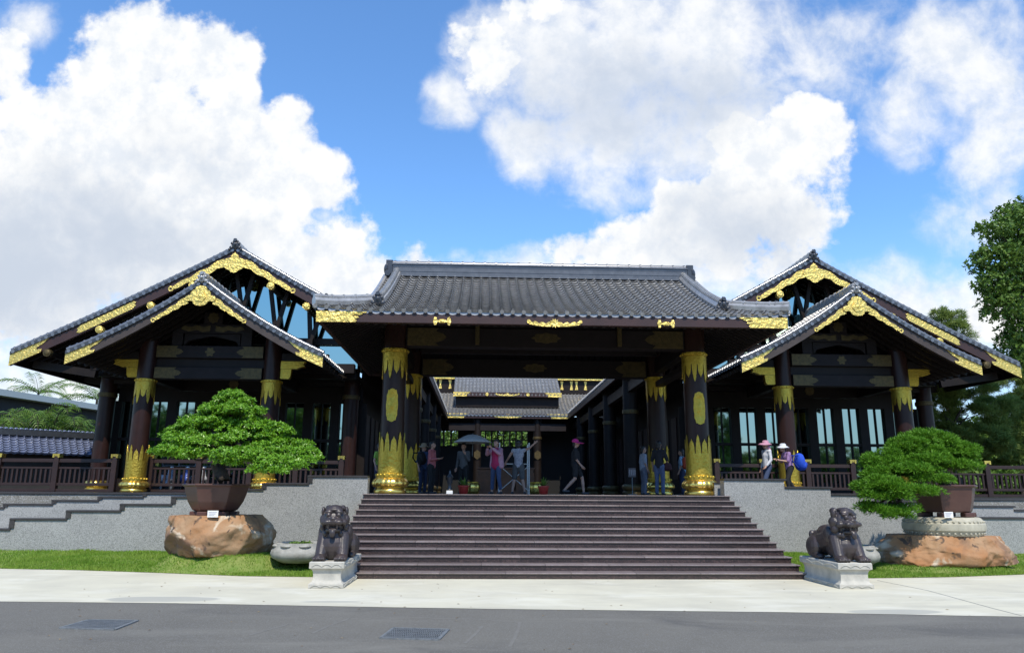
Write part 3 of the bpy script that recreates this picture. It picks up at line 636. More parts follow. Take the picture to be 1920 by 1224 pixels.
zu=(zz(742,651.5,ycf),zz(742,700,ycf),zz(742,709,ycf),zz(742,678,ycf)); zl=(zz(735,888,ycf),zz(735,817,ycf),zz(735,809,ycf),zz(735,842,ycf)); pq=(zz(737,789.5,ycf),zz(737,729,ycf))
for sg in(-1,1):
    gilt_column(porch,sg*4.46,5.79,6.95,zu,zl,pq)
    gilt_column(porch,sg*4.40,10.5,6.95,(5.83,5.83-(zu[0]-zu[1]),5.83-(zu[0]-zu[2]),5.83-(zu[0]-zu[3])),zl,None)
# ================================================================== gabled roofs
def gable_building(name,xc,Y0,Y1,zr,hl,hr,drop,cur,bh,label,cat,group,pitch=.29,row=.27,verge=.075):
    root=thing(name,(xc,Y0,ZP),label,cat,group)
    hm=max(hl,hr)
    def prof(s): t=abs(s)/hm; return zr-drop*((1+cur)*t-cur*t*t)
    for sg,h in((-1,hl),(1,hr)):
        f=lambda u,t,sg=sg,h=h: np.stack([np.full_like(np.asarray(u,float),xc+sg*h*t),np.asarray(u,float),np.full_like(np.asarray(u,float),prof(h*t)+.05)],1)
        L=math.hypot(h,drop*h/hm); rows=int(L/row)
        rt=tile_slope('roof_tiles',TILE,root,lambda u,t:nrm_of(f,u,t),Y0+.12,Y1,pitch,rows,sub=8)
        n=24; P=[(xc+sg*h*k/n,prof(h*k/n)) for k in range(n+1)]
        u_=MB()
        vs=[(x,Y0+.22,z-.16) for x,z in P]+[(x,Y1,z-.16) for x,z in P]; u_.add(vs,[(k,k+1,n+2+k,n+1+k) for k in range(n)])
        sf=u_.build('soffit',WOOD,root,smooth=40)
        r_=MB(); ny=int((Y1-Y0)/.45)
        for k in range(ny):
            y=Y0+.5+k*.45
            for a in range(0,n,4): r_.bar((P[a][0],y,P[a][1]-.22),(P[a+4][0],y,P[a+4][1]-.22),.1,.13)
        r_.build('rafter',WOOD,sf)
        poly=[(x,z-.03) for x,z in P]+[(x,z-.03-bh*(.92+.16*k/n)) for k,(x,z) in list(enumerate(P))[::-1]]
        MB().prism(poly,Y0+.06,Y0+.20).build('barge_board',WOODR if bh>.4 else WOODG,root,bevel=0)
        v=MB(); v.tube([(x,Y0+.13,z+.13) for x,z in P],verge*1.25,10)
        nr=int(L/row)
        for k in range(nr):
            t=(k+.5)/nr; x=xc+sg*h*t; z=prof(h*t); dx,dz=P[min(int(t*n)+1,n)][0]-P[int(t*n)][0],P[min(int(t*n)+1,n)][1]-P[int(t*n)][1]
            l=math.hypot(dx,dz) or 1; v.cyl((x-dx/l*.03,Y0+.13,z+.13-dz/l*.03),(x+dx/l*.03,Y0+.13,z+.13+dz/l*.03),verge*1.45,n=10)
        c=v
        for k in range(nr):
            t=(k+.5)/nr; x=xc+sg*h*t; z=prof(h*t); c.cyl((x,Y0-.02,z+.015),(x,Y0+.12,z+.015),verge*.95,n=12)
        c.build('verge_tiles',TILEL,root,smooth=40)
        b2=MB().prism([(x,z+.08) for x,z in P]+[(x,z-.045) for x,z in P[::-1]],Y0+.0,Y0+.058); b2.build('verge_edge',TILED,root)
    rb=MB()
    for k in range(3): rb.box(xc-.17+.012*k,xc+.17-.012*k,Y0+.05,Y1,zr+.02+k*.08,zr+.09+k*.08)
    rb.cyl((xc,Y0+.02,zr+.31),(xc,Y1,zr+.31),.10,n=12)
    for k in range(int((Y1-Y0)/.4)): rb.cyl((xc,Y0+.3+k*.4,zr+.31),(xc,Y0+.36+k*.4,zr+.31),.12,n=12)
    rb.build('ridge',TILE,root,smooth=40)
    o=MB(); onigawara(o,(xc,Y0-.02,zr+.0),.45 if bh>.4 else .40); o.build('ridge_end_ornament',TILED if bh>.4 else TILE,root,smooth=50)
    return root,prof
# ---- great side hall (left; the right one is its mirror image)
HXC,HY,HZ=-12.15,13.75,11.50; GY=17.2; GG=15.25
A_=at(18,662,HY); hl_=HXC-A_.x; drop_=HZ-A_.z
hall,hp=gable_building('side_hall',HXC,HY,41.,HZ,hl_,7.80,drop_,.10,.42,'left great hall with the taller gilded gable and reflecting glass behind its overhang','hall','great gabled halls behind the pavilions')
yb=HY+.035
wm=MB()
for sg in(-1,1): wing(wm,lambda t:(.42+2.0*t,hp(.42+2.0*t)-.03-.30-.06*math.sin(t*3.1)),.25,.10,yb,HY+.058,3,.11,1) if False else None
def gilt_wing(root,xc,prof,x0,x1,off,w0,w1,y0,y1,nl,curl,sg,nm='gable_scroll'):
    b=MB(); wing(b,lambda t:((x0+(x1-x0)*t),prof(x0+(x1-x0)*t)-off),w0,w1,y0,y1,nl,curl,sg); b.v=[(v[0]+xc,v[1],v[2]) for v in b.v]; b.build(nm,GOLD,root)
for sg in(-1,1): gilt_wing(hall,HXC,hp,.38,2.42,.33,.20,.09,yb,HY+.058,3,.11,sg)
z0=HZ-.12
heart=[(0,-.42),(.06,-.30),(.16,-.25),(.30,-.28),(.42,-.34),(.5,-.48),(.42,-.56),(.40,-.66),(.30,-.74),(.2,-.78),(.12,-.86),(0,-.90)]
plate(hall,'gable_pendant',[(HXC+x,z0+z) for x,z in heart]+[(HXC-x,z0+z) for x,z in heart[::-1][1:-1]],HY+.012,HY+.03)
plate(hall,'gable_diamond',[(HXC+x,z0+z) for x,z in((0,-.02),(.1,-.1),(.17,-.2),(.1,-.32),(0,-.40),(-.1,-.32),(-.17,-.2),(-.1,-.1))],HY+.02,HY+.055)
# board plates
def along(prof,xa,xb,top,bot,sg=-1,n=14,edge=0):
    up=[];dn=[]
    for k in range(n+1): x=xa+(xb-xa)*k/n; up.append((sg*x,prof(x)-top)); dn.append((sg*x,prof(x)-bot))
    return up,dn
u,d=along(hp,3.90,5.85,.10,.41); ends=[(-5.98,hp(5.98)-.18),(-5.92,hp(5.92)-.255),(-5.98,hp(5.98)-.33)]; ends2=[(-3.77,hp(3.77)-.33),(-3.83,hp(3.83)-.255),(-3.77,hp(3.77)-.18)]
plate(hall,'board_plate',[(HXC+x,z) for x,z in u+ends+d[::-1]+ends2],yb,HY+.058)
L_=hl_
u,d=along(hp,L_-1.45,L_+.004,.035,.49); jg=[(-(L_-1.15),hp(L_-1.15)-.49),(-(L_-1.2),hp(L_-1.2)-.38),(-(L_-1.0),hp(L_-1.0)-.32),(-(L_-.98),hp(L_-.98)-.22),(-(L_-1.2),hp(L_-1.2)-.18)]
d=[p for p in d if p[0]<-(L_-1.12)]
plate(hall,'board_tip_fitting',[(HXC+x,z) for x,z in u+d[::-1]+jg],yb,HY+.058)
for dx in(-7.0,-5.09,-3.18,-1.6,1.55,3.05):
    z=hp(dx)-.03-.42-.20; pr=MB().cyl((HXC+dx,HY+.21,z),(HXC+dx,GG-.05,z),.125,n=14).build('purlin',WOOD,hall,smooth=40)
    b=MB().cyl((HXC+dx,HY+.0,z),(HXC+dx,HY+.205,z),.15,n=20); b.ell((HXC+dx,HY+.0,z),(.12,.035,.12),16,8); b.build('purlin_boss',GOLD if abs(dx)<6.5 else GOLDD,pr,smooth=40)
# glass front of the hall
GY=17.2; GG=15.25; xl,xr=HXC-5.6,HXC+5.0
lowg=MB(); lowg.box(xl,xr,GY,GY+.03,2.25,5.55); lowg.build('glazing',GLASS,hall)
tg=MB(); n=20; pts=[(HXC+x,hp(x)-.35) for x in np.linspace(-5.6,5.0,n)]; tg.prism([(xl,6.35)]+[(a,b) for a,b in pts]+[(xr,6.35)],GG,GG+.03); tg.build('gable_glazing',GLASS,hall)
fr=MB(); fr.box(xl,xr,GY-.1,GY+.2,ZP,2.25); fr.box(xl,xr,GY-.1,GY+.2,5.55,6.35); fr.box(xl,xr,GY-.13,GY-.005,3.86,3.98); fr.box(xl,xr,GG-.2,GG-.005,7.78,8.05); fr.box(xl,xr,GG-.1,GY+.2,6.36,6.6)
zt=[]
for k in range(10):
    x=xl+k*(xr-xl)/9; fr.box(x-.20,x+.20,GY-.16,GY-.004,2.24,5.56)
for k in range(9):
    x=xl+(k+.5)*(xr-xl)/9; fr.box(x-.022,x+.022,GY-.08,GY-.004,2.24,5.56)
fr.build('glazing_frame',WOOD,hall)
sv=MB()
for k in range(-2,3):
    x=k*1.45+.2; zj=[9.13,8.28,7.80][abs(k)]
    sv.box(HXC+x-.12,HXC+x+.12,GG-.75,GG-.45,6.9,zj+.12)
    for s in((-1,1) if abs(k)<2 else (1 if k>0 else -1,)):
        xe=x+s*.42; sv.bar((HXC+x,GG-.6,zj-.1),(HXC+xe,GG-.6,hp(xe)-.25),.15,.18,(0,1,0))
    if abs(k)==2: sv.bar((HXC+x,GG-.58,zj),(HXC+x-.15*k/2,GG-.58,hp(x)-.25),.16,.18,(0,1,0))
sv.build('gable_strut',WOOD,hall)
MB().box(xl,xr,GG-.78,GG-.42,6.5,6.88).build('gable_beam',WOOD,hall)
# inner and outer walls, ring columns
for x,w in((xl,.15),(xr,-.15)):
    wl=MB(); wl.box(min(x,x+w),max(x,x+w),GY+.21,40.9,ZP,8.4); wl.build('side_wall',WOOD,hall)
ws=MB()
for k in range(16): y=GY+1+k*1.5; ws.box(xr+.002,xr+.05,y,y+.9,2.4,5.2)
ws.build('lattice_door',RAILM,hall)
def ring_column(root,x,y,ztop,zr,emb=False,r=.33,base=True,m=None):
    c=MB().cyl((x,y,ZP),(x,y,ztop),r,r,32).build('column',m or COLM,root,smooth=40)
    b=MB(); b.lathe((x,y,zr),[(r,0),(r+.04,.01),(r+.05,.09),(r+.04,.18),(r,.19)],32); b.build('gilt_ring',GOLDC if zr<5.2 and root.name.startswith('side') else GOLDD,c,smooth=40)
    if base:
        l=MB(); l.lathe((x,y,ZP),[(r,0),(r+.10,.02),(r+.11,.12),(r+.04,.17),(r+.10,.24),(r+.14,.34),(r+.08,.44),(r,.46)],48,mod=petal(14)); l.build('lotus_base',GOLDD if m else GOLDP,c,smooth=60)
    return c
zr_=at(660,748,16.1).z
for dx in(-5.75,4.6): ring_column(hall,HXC+dx,16.45,8.6-abs(dx)*.05,zr_)
for k in range(4): ring_column(hall,-4.95,18.+k*5.6,7.15,5.3,m=WOOD)  # gallery columns and beam: the gallery's shade put into a darker timber colour
MB().box(-5.1,-4.8,14.4,40.5,6.3,6.75).build('gallery_beam',WOOD,hall)
MB().box(-17.6,-7.8,16.2,16.7,6.2,6.7).build('front_tie_beam',BEAMG,hall)
MB().box(-4.45,-4.33,14.0,41.,hp(7.80)-.36,hp(7.80)-.08).build('gallery_fascia',WOODR,hall)
MB().box(HXC-hl_+.02,HXC-hl_+.14,14.0,41.,hp(hl_)-.42,hp(hl_)-.12).build('outer_fascia',WOOD,hall)
for k in range(6): y=14.6+k*4; MB().bar((HXC-5.4,y,6.35),(HXC-7.9,y,6.72),.22,.3).build('eave_bracket',WOOD,hall)
hall2=copy_tree(hall); hall2.location.x=-HXC; hall2.scale.x=-1
tag(hall2,'right great hall with the taller gilded gable, a pine and big tree rising beside it','hall','great gabled halls behind the pavilions')
# ---- gabled pavilion in front of each hall
PXC,PY,PZ=-12.08,10.4,9.12
A_=at(122,661,PY); ph_=PXC-A_.x; pd_=PZ-A_.z
pav,pp=gable_building('gable_pavilion',PXC,PY,15.0,PZ,ph_,ph_,pd_,.28,.34,'left pavilion with a low curved gilded gable, behind the broad-leaved bonsai','pavilion','pavilions with curved gilded gables',verge=.068)
yb=PY+.035
cloud=[(0,-.13),(.11,-.14),(.19,-.19),(.22,-.28),(.30,-.32),(.36,-.40),(.35,-.48),(.44,-.50),(.53,-.56),(.54,-.66),(.46,-.72),(.36,-.70),(.27,-.72),(.24,-.80),(.14,-.86),(0,-.88)]
plate(pav,'gable_pendant',[(PXC+x,PZ+z) for x,z in cloud]+[(PXC-x,PZ+z) for x,z in cloud[::-1][1:-1]],PY-.005,PY+.03)
fl=MB(); fl.prism([(PXC+a,PZ-.53+b) for a,b in lobes((0,0),5,.19,.12)],PY-.03,PY-.004); fl.ell((PXC,PY-.03,PZ-.53),(.07,.03,.07)); fl.build('pendant_flower',GOLD,pav)
for sg in(-1,1):
    gilt_wing(pav,PXC,pp,.50,1.58,.30,.145,.065,yb,PY+.058,3,.085,sg)
    u,d=along(pp,ph_-1.28,ph_+.004,.035,.40,sg); jg=[(sg*(ph_-.95),pp(ph_-.95)-.40),(sg*(ph_-1.0),pp(ph_-1.0)-.32),(sg*(ph_-.82),pp(ph_-.82)-.27),(sg*(ph_-.84),pp(ph_-.84)-.18),(sg*(ph_-1.05),pp(ph_-1.05)-.15)]
    d=[p for p in d if abs(p[0])>ph_-.92]
    plate(pav,'board_tip_fitting',[(PXC+x,z) for x,z in u+d[::-1]+jg],yb,PY+.058)
PCY=12.5
xa=at(274,712,PCY).x; xb=at(510,714,PCY).x; yf=PCY-.36
pu=(zz(274,708.5,yf),zz(274,744,yf),zz(274,756,yf),zz(274,732,yf)); pl_=(zz(258,896,yf),zz(258,841,yf),zz(258,833,yf),zz(258,860,yf))
for x in(xa,xb): gilt_column(pav,x,PCY,7.55,pu,pl_,None)
xm=(xa+xb)/2
bz1=(zz(397,673,PCY),zz(397,650,PCY)); bz2=(zz(397,712,PCY),zz(397,690,PCY))
for (a,b) in (bz1,bz2):
    MB().box(xa+.34,xb-.34,PCY-.2,PCY+.2,a,b).build('tie_beam',BEAMG,pav,bevel=.015); beam_fit(pav,xa+.36,xb-.36,a+.02,b-.02,PCY-.203,1.0)
MB().box(xa+.34,xb-.34,PCY-.05,PCY+.05,bz2[1]+.003,bz1[0]-.003).build('frieze_board',WOOD,pav)
plate(pav,'beam_flower',[(xm+a,(bz1[0]+bz1[1])/2+b) for a,b in lobes((0,0),6,.16,.18)],PCY-.215,PCY-.202,GOLDD)
# struts and carved panel in the gable
cp_=MB(); zc=bz1[1]; cp_.box(xm-1.5,xm+1.5,PCY-.12,PCY+.12,zc+.5,zc+.85); cp_.box(xm-1.5,xm-1.1,PCY-.12,PCY+.12,zc+.003,zc+.497); cp_.box(xm+1.1,xm+1.5,PCY-.12,PCY+.12,zc+.003,zc+.497)
arch=[(xm-1.05,zc+.0),(xm-.9,zc+.2),(xm-.5,zc+.3),(xm,zc+.4),(xm+.5,zc+.3),(xm+.9,zc+.2),(xm+1.05,zc+.0),(xm+1.05,zc+.48),(xm-1.05,zc+.48)]
cp_.prism(arch,PCY-.08,PCY+.08); cp_.box(xm-.35,xm+.35,PCY-.15,PCY+.15,zc+.86,zc+1.3); cp_.build('gable_truss',BEAMG,pav)
for sg in(-1,1): plate(pav,'truss_scroll',[(xm+sg*(.1+x),zc+.68+z) for x,z in((0,-.1),(.3,-.14),(.5,-.05),(.8,-.12),(1.1,-.02),(1.0,.1),(.7,.06),(.5,.13),(.25,.06),(0,.12))],PCY-.14,PCY-.123,GOLDD)
plate(pav,'truss_boss',[(xm+a,zc+1.1+b) for a,b in lobes((0,0),8,.2,.12)],PCY-.17,PCY-.152,GOLDD)
for x,s in((xa,-1),(xb,1)):     # gilt nosing brackets outside the columns
    z1a,z1b=zz(240,688.5,PCY),zz(240,674.5,PCY); x0=x+s*.30
    plate(pav,'nosing_bracket',[(x0,z1a),(x0+s*.62,z1a),(x0+s*.75,z1a+.06),(x0+s*.93,z1a+.10),(x0+s*.86,z1a+.17),(x0+s*.95,z1b),(x0,z1b)],PCY-.12,PCY+.12,GOLDC)
    z2=zz(240,707.5,PCY); plate(pav,'nosing_bracket',[(x0,z2+.05),(x0+s*.05,z2),(x0+s*.35,z2),(x0+s*.40,z2+.08),(x0+s*.43,z1a-.01),(x0,z1a-.01)],PCY-.11,PCY+.11,GOLDC)
    MB().box(min(x+s*.3,x+s*2.1),max(x+s*.3,x+s*2.1),PCY-.1,PCY+.1,z1b+.02,z1b+.3).build('outrigger_beam',WOOD,pav)
p_=at(438,720,15.6); plate(pav,'hexagon_plaque',[(p_.x+a,p_.z+b) for a,b in lobes((0,0),8,.20,.06,0,1,1)],15.60,15.64,GOLDD)
MB().box(xa-.2,xb+.2,15.65,15.9,p_.z-.3,p_.z+.35).build('lintel',WOOD,pav)
for x in(xa,xb): MB().box(x-.14,x+.14,12.85,15.6,bz2[0],bz2[1]).build('side_beam',BEAMG,pav)
pav2=copy_tree(pav); pav2.location.x=12.08; pav2.scale.x=-1
tag(pav2,'right pavilion with a low curved gilded gable, behind the two people in sun hats','pavilion','pavilions with curved gilded gables')
# ---- rear hall beyond the courtyard
rear=thing('rear_hall',(0,40,ZP),'rear hall with two tiers of tiled eaves seen through the porch','hall')
f1=lambda u,t: np.stack([np.asarray(u,float),np.full_like(np.asarray(u,float),41.4-4.2*t),np.full_like(np.asarray(u,float),9.25-2.1*gcurve(t)*.98)],1)
tile_slope('lower_roof_tiles',TILE,rear,lambda u,t:nrm_of(f1,u,t),-7.5,7.5,.27,16)
f2=lambda u,t: np.stack([np.asarray(u,float),np.full_like(np.asarray(u,float),43.5-5.3*t),np.full_like(np.asarray(u,float),12.2-3.45*gcurve(t))],1)
tile_slope('upper_roof_tiles',TILE,rear,lambda u,t:nrm_of(f2,u,t),-3.95,3.95,.27,22)
a=zz(950,784,37.3);b=zz(950,776,37.3); MB().box(-4.3,4.3,37.28,37.4,a,b+.02).build('lower_fascia',WOODR,rear)
a2=zz(950,743.5,38.2);b2=zz(950,735.5,38.2); MB().box(-3.95,3.95,38.2,38.32,a2,b2).build('upper_fascia',WOODR,rear)
for sg in(-1,1):
    plate(rear,'fascia_fitting',[(sg*(4.31-x*1.15),a-.003+z*((b-a+.02)/.285)) for x,z in jag],37.262,37.278); plate(rear,'fascia_fitting',[(sg*(3.96-x*.95),a2-.003+z*((b2-a2)/.285)) for x,z in jag],38.18,38.198)
    bb=MB().cyl((sg*1.5,38.15,(a2+b2)/2),(sg*1.5,38.198,(a2+b2)/2),.12,n=16).build('fascia_boss',GOLD,rear)
    MB().box(sg*5.9-1.9,sg*5.9+1.9,41.45,41.7,9.0,10.4).build('upper_wall',WOOD,rear); MB().box(sg*5.9-1.9,sg*5.9+1.9,41.2,41.44,at(1100,713,41.2).z,at(1100,708,41.2).z).build('gilt_cornice',GOLD,rear)
    MB().box(sg*5.9-1.95,sg*5.9+1.95,41.1,44,at(1100,707.5,41.2).z,11.6).build('upper_eave',TILED,rear)
    for x in(4.35,5.1,5.5,6.2): plate(rear,'wall_fitting',[(sg*x+c,9.95+d) for c,d in((-.12,.34),(-.05,.0),(-.12,-.34),(.12,-.34),(.05,0),(.12,.34))],41.43,41.448)
crest(MB(),0,(a+b)/2,1.0,.30,37.255,37.278).build('eave_crest',GOLD,rear); crest(MB(),0,(a2+b2)/2,.85,.24,38.17,38.198).build('eave_crest',GOLD,rear)
MB().box(-3.8,3.8,38.6,43.4,7.9,b2-.02).build('upper_storey',WOOD,rear)
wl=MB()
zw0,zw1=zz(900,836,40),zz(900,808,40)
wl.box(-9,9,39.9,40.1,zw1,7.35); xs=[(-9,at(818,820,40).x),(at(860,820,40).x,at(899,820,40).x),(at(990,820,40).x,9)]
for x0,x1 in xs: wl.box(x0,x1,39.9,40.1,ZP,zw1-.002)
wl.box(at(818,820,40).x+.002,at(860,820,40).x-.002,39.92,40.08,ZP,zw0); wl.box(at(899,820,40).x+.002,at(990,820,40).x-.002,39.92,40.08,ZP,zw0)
wl.build('front_wall',BLACK,rear)  # wall coloured black, the interior's darkness painted in
la=MB()
for x0,x1 in((at(818,820,40).x,at(860,820,40).x),(at(899,820,40).x,at(990,820,40).x)):
    n=int((x1-x0)/.42)
    for k in range(n+1): x=x0+(x1-x0)*k/n; la.box(x-.06,x+.06,39.94,40.06,zw0,zw1)
    la.box(x0,x1,39.95,40.05,zw0+.42,zw0+.48)
la.build('window_lattice',RAILM,rear)
for x in(-2.15,2.15):
    c=ring_column(rear,x,37.8,7.2,zz(1010,823,37.4),r=.28,m=WOOD); p_=at(1011,853,37.5)  # rear columns in darker timber and gilt, shade put into their colour
    plate(c,'column_emblem',[(x+math.cos(q_)*.26,p_.z+math.sin(q_)*.34) for q_ in [math.pi/6+math.pi/3*k for k in range(6)]],37.47,37.5,GOLDD)
MB().box(-4.2,4.2,37.6,38.,6.1,6.6).build('front_tie_beam',BEAMG,rear)
for m_ in (TREAD,STEP):
    t=m_.node_tree; b=t.nodes['Principled BSDF']; src=b.inputs['Base Color'].links[0].from_socket; sx=t.nodes.new('ShaderNodeSeparateXYZ'); t.links.new(t.nodes.new('ShaderNodeTexCoord').outputs['Object'],sx.inputs[0])
    def mt(op,a,bb=None):
        n=t.nodes.new('ShaderNodeMath'); n.operation=op
        for i,v in enumerate((a,bb)):
            if v is None: continue
            if isinstance(v,bpy.types.NodeSocket): t.links.new(v,n.inputs[i])
            else: n.inputs[i].default_value=v
        return n.outputs[0]
    row=mt('FLOOR',mt('DIVIDE',mt('ADD',sx.outputs[2],-.01),RI)); fx=mt('FRACT',mt('ADD',mt('DIVIDE',sx.outputs[0],1.35),mt('MULTIPLY',row,.37)))
    slab=t.nodes.new('ShaderNodeTexWhiteNoise'); slab.noise_dimensions='2D'; cx_=t.nodes.new('ShaderNodeCombineXYZ'); t.links.new(row,cx_.inputs[0]); t.links.new(mt('FLOOR',mt('ADD',mt('DIVIDE',sx.outputs[0],1.35),mt('MULTIPLY',row,.37))),cx_.inputs[1]); t.links.new(cx_.outputs[0],slab.inputs[0])
    br=t.nodes.new('ShaderNodeMix'); br.data_type='RGBA'; br.blend_type='MULTIPLY'; br.inputs[0].default_value=1; t.links.new(src,br.inputs[6]); g_=mt('MULTIPLY_ADD',slab.outputs[0],.45); g_.node.inputs[2].default_value=.78; t.links.new(g_,br.inputs[7])
    x=t.nodes.new('ShaderNodeMix'); x.data_type='RGBA'; t.links.new(mt('LESS_THAN',fx,.008),x.inputs[0]); t.links.new(br.outputs[2],x.inputs[6]); x.inputs[7].default_value=(.012,.010,.010,1); t.links.new(x.outputs[2],b.inputs['Base Color'])
# ================================================================== railings
def railing(Y,posts,label,loc,name='wooden_railing',zc=None):
    root=thing(name,(posts[0],Y,ZP),label,'railing','dark wooden railings along the terrace')
    zt=2.86
    r=MB()
    for x in posts: pass
    for x in posts:
        p=MB().box(x-.10,x+.10,Y-.10,Y+.10,ZP,zt+.12).build('post',RAILM,root,bevel=.01)
        c=MB().box(x-.13,x+.13,Y-.13,Y+.13,zt+.17,zt+.21); c.box(x-.125,x-.06,Y-.135,Y+.135,zt+.07,zt+.168); c.box(x+.06,x+.125,Y-.135,Y+.135,zt+.07,zt+.168); c.box(x-.058,x+.058,Y-.12,Y+.12,zt+.121,zt+.168); c.build('post_cap',GOLDP,p)
    for a,b in zip(posts[:-1],posts[1:]):
        if b-a<.35: continue
        a+=.10;b-=.10
        q=MB().box(a,b,Y-.06,Y+.06,zt-.10,zt+.03); q.box(a,b,Y-.04,Y+.04,zt-.34,zt-.27); q.box(a,b,Y-.05,Y+.05,ZP+.22,ZP+.32); q.box(a,b,Y-.06,Y+.06,ZP+.002,ZP+.10)
        q.build('rail',RAILM,root,bevel=.006)
        n=max(3,int((b-a)/.17)); bb=MB()
        for k in range(n):
            x=a+(b-a)*(k+.5)/n; bb.box(x-.035,x+.035,Y-.03,Y+.03,ZP+.322,zt-.342)
        bb.build('baluster',RAILM,root)
    return root
RYL=12.95
L=[at(x,860,RYL).x for x in(-170,-85,0,108,217)]
railing(RYL,[L[0],L[1],L[2],L[3],L[4]],'dark wooden railing at the far left with the tiled garden wall behind',0)
railing(RYL,[at(x,860,RYL).x for x in(285,375,470,556,641)],'dark wooden railing between the left pavilion columns, parked scooters behind it',0)
railing(RYL,[at(x,868,RYL).x for x in(1343,1428,1513,1597)],'dark wooden railing behind the two people in sun hats',0)
railing(RYL,[at(x,868,RYL).x for x in(1690,1768,1848,1990,2120)],'dark wooden railing at the far right behind the juniper bonsai pot',0)
# ================================================================== foliage
def leaf_cloud(name,C,N,size,k,asp,tilt,m,parent,jit=.35,fold=.18):
    """k pointed leaves round each shoot; C centres, N outward directions"""
    n=len(C); C=np.repeat(C,k,0); N=np.repeat(N,k,0); N=N+rng.normal(0,jit,N.shape); N/=np.linalg.norm(N,axis=1)[:,None]
    a=rng.normal(size=N.shape); a-=N*(a*N).sum(1)[:,None]; a/=np.linalg.norm(a,axis=1)[:,None]; b=np.cross(N,a)
    s=size*(.65+.7*rng.random(len(C)))[:,None]; tl=(tilt+rng.normal(0,.25,len(C)))[:,None]
    d=a*np.cos(tl)+N*np.sin(tl); nn=np.cross(d,b); w=s*asp
    p0=C; p1=C+d*s*.5+b*w*.5+nn*w*fold; p2=C+d*s; p3=C+d*s*.5-b*w*.5+nn*w*fold
    V=np.stack([p0,p1,p2,p3],1).reshape(-1,3)
    return np_mesh(name,V,np.arange(len(V)).reshape(-1,4),m,parent)
def pad_points(c,r,n,low=-.35,rag=.12):
    d=rng.normal(size=(n*3,3)); d/=np.linalg.norm(d,axis=1)[:,None]; d=d[d[:,2]>low][:n]
    ph=rng.random(3)*6; w=1+rag*(np.sin(d[:,0]*5+ph[0])*np.cos(d[:,1]*4+ph[1])+.7*np.sin(d[:,2]*7+d[:,0]*6+ph[2]))
    rad=(rng.random(len(d))**.22)*w
    return np.array(c)+d*np.array(r)*rad[:,None], d/np.array(r)/np.linalg.norm(d/np.array(r),axis=1)[:,None]
def branch_tubes(mb,pts,r0,r1,n=8):
    k=len(pts); mb.tube(pts,[r0+(r1-r0)*i/(k-1) for i in range(k)],n)
def wobble(a,b,k,amp,seed):
    a=Vector(a);b=Vector(b); o=[]
    for i in range(k+1):
        t=i/k; p=a.lerp(b,t); e=math.sin(math.pi*t)*amp
        o.append(p+Vector((mnoise.noise(Vector((t*3,seed,0)))*e*2,mnoise.noise(Vector((t*3,seed,5)))*e*2,mnoise.noise(Vector((t*3,seed,9)))*e)))
    return o
def clump_pad(c,r,n,nsub,rs,low):
    d=rng.normal(size=(nsub*4,3)); d/=np.linalg.norm(d,axis=1)[:,None]; d=d[d[:,2]>low][:nsub]; P=[];N=[]
    for q in d:
        cc=np.array(c)+q*np.array(r)*rng.uniform(.72,1.0); k=max(6,n//nsub); p,nn=pad_points(cc,tuple(rs*rng.uniform(.75,1.25)*np.array((1,1,.62))),k,-.25,.1); P.append(p); N.append(nn+.5*q)
    return np.concatenate(P),np.concatenate(N)
# ---- left bonsai: broad leaves in tiers
BY=1.9
def PX(x,y,dy=0): return at(x,y,BY+dy)
sc=(PX(500,900)-PX(400,900)).length/100
bon=thing('bonsai_tree',tuple(PX(415,905)),'broad-leaved bonsai with bright green tiered crown in a brown pot on the left rock','bonsai')
pads=[(437,757,30,26,.1),(412,775,42,22,.15),(455,778,42,26,.0),(385,795,50,20,.1),(350,812,40,18,.05),(335,826,36,14,-.1),(420,805,50,24,.2),(480,808,45,26,.15),(515,815,32,22,.25),(455,830,62,24,-.15),(395,832,60,22,-.1),
(330,848,46,15,-.25),(365,856,46,15,-.3),(318,854,28,12,-.1),(540,838,40,20,.1),(500,845,50,24,-.1),(565,852,32,18,.05),(575,864,24,12,-.05),(452,858,44,20,-.95),(490,868,48,18,-1.05),(530,872,40,16,-.75),(425,868,22,12,-.95),(505,884,36,12,-1.1),(440,800,50,40,.6),(380,835,60,24,.6),(510,845,60,24,.7)]
Cs=[];Ns=[]
for x,y,rx,rz,dy in pads:
    c=PX(x,y,dy); n=int(150+rx*rz*.75); p,d=clump_pad(c,(rx*sc*.9,rx*sc*.65,rz*sc*.72),int(n*1.0),int(7+rx*.28),.185,-.25); Cs.append(p);Ns.append(d*.7+np.array([0,-.1,.5]))
tr=MB(); base=PX(412,905)
branch_tubes(tr,wobble(base,PX(418,850,.1),6,.15,1),.17,.12); branch_tubes(tr,wobble(PX(418,850,.1),PX(437,765,.1),6,.12,2),.12,.04)
for i,(x,y,rx,rz,dy) in enumerate(pads): branch_tubes(tr,wobble(PX(418,850-(i%4)*15,.1),PX(x,y+rz*.4,dy),5,.12,i+3),.05,.018,6)
tr.build('trunk',BARK,bon,smooth=180)
leaf_cloud('crown',np.concatenate(Cs),np.concatenate(Ns),.064,6,.42,.5,LEAFA,bon)
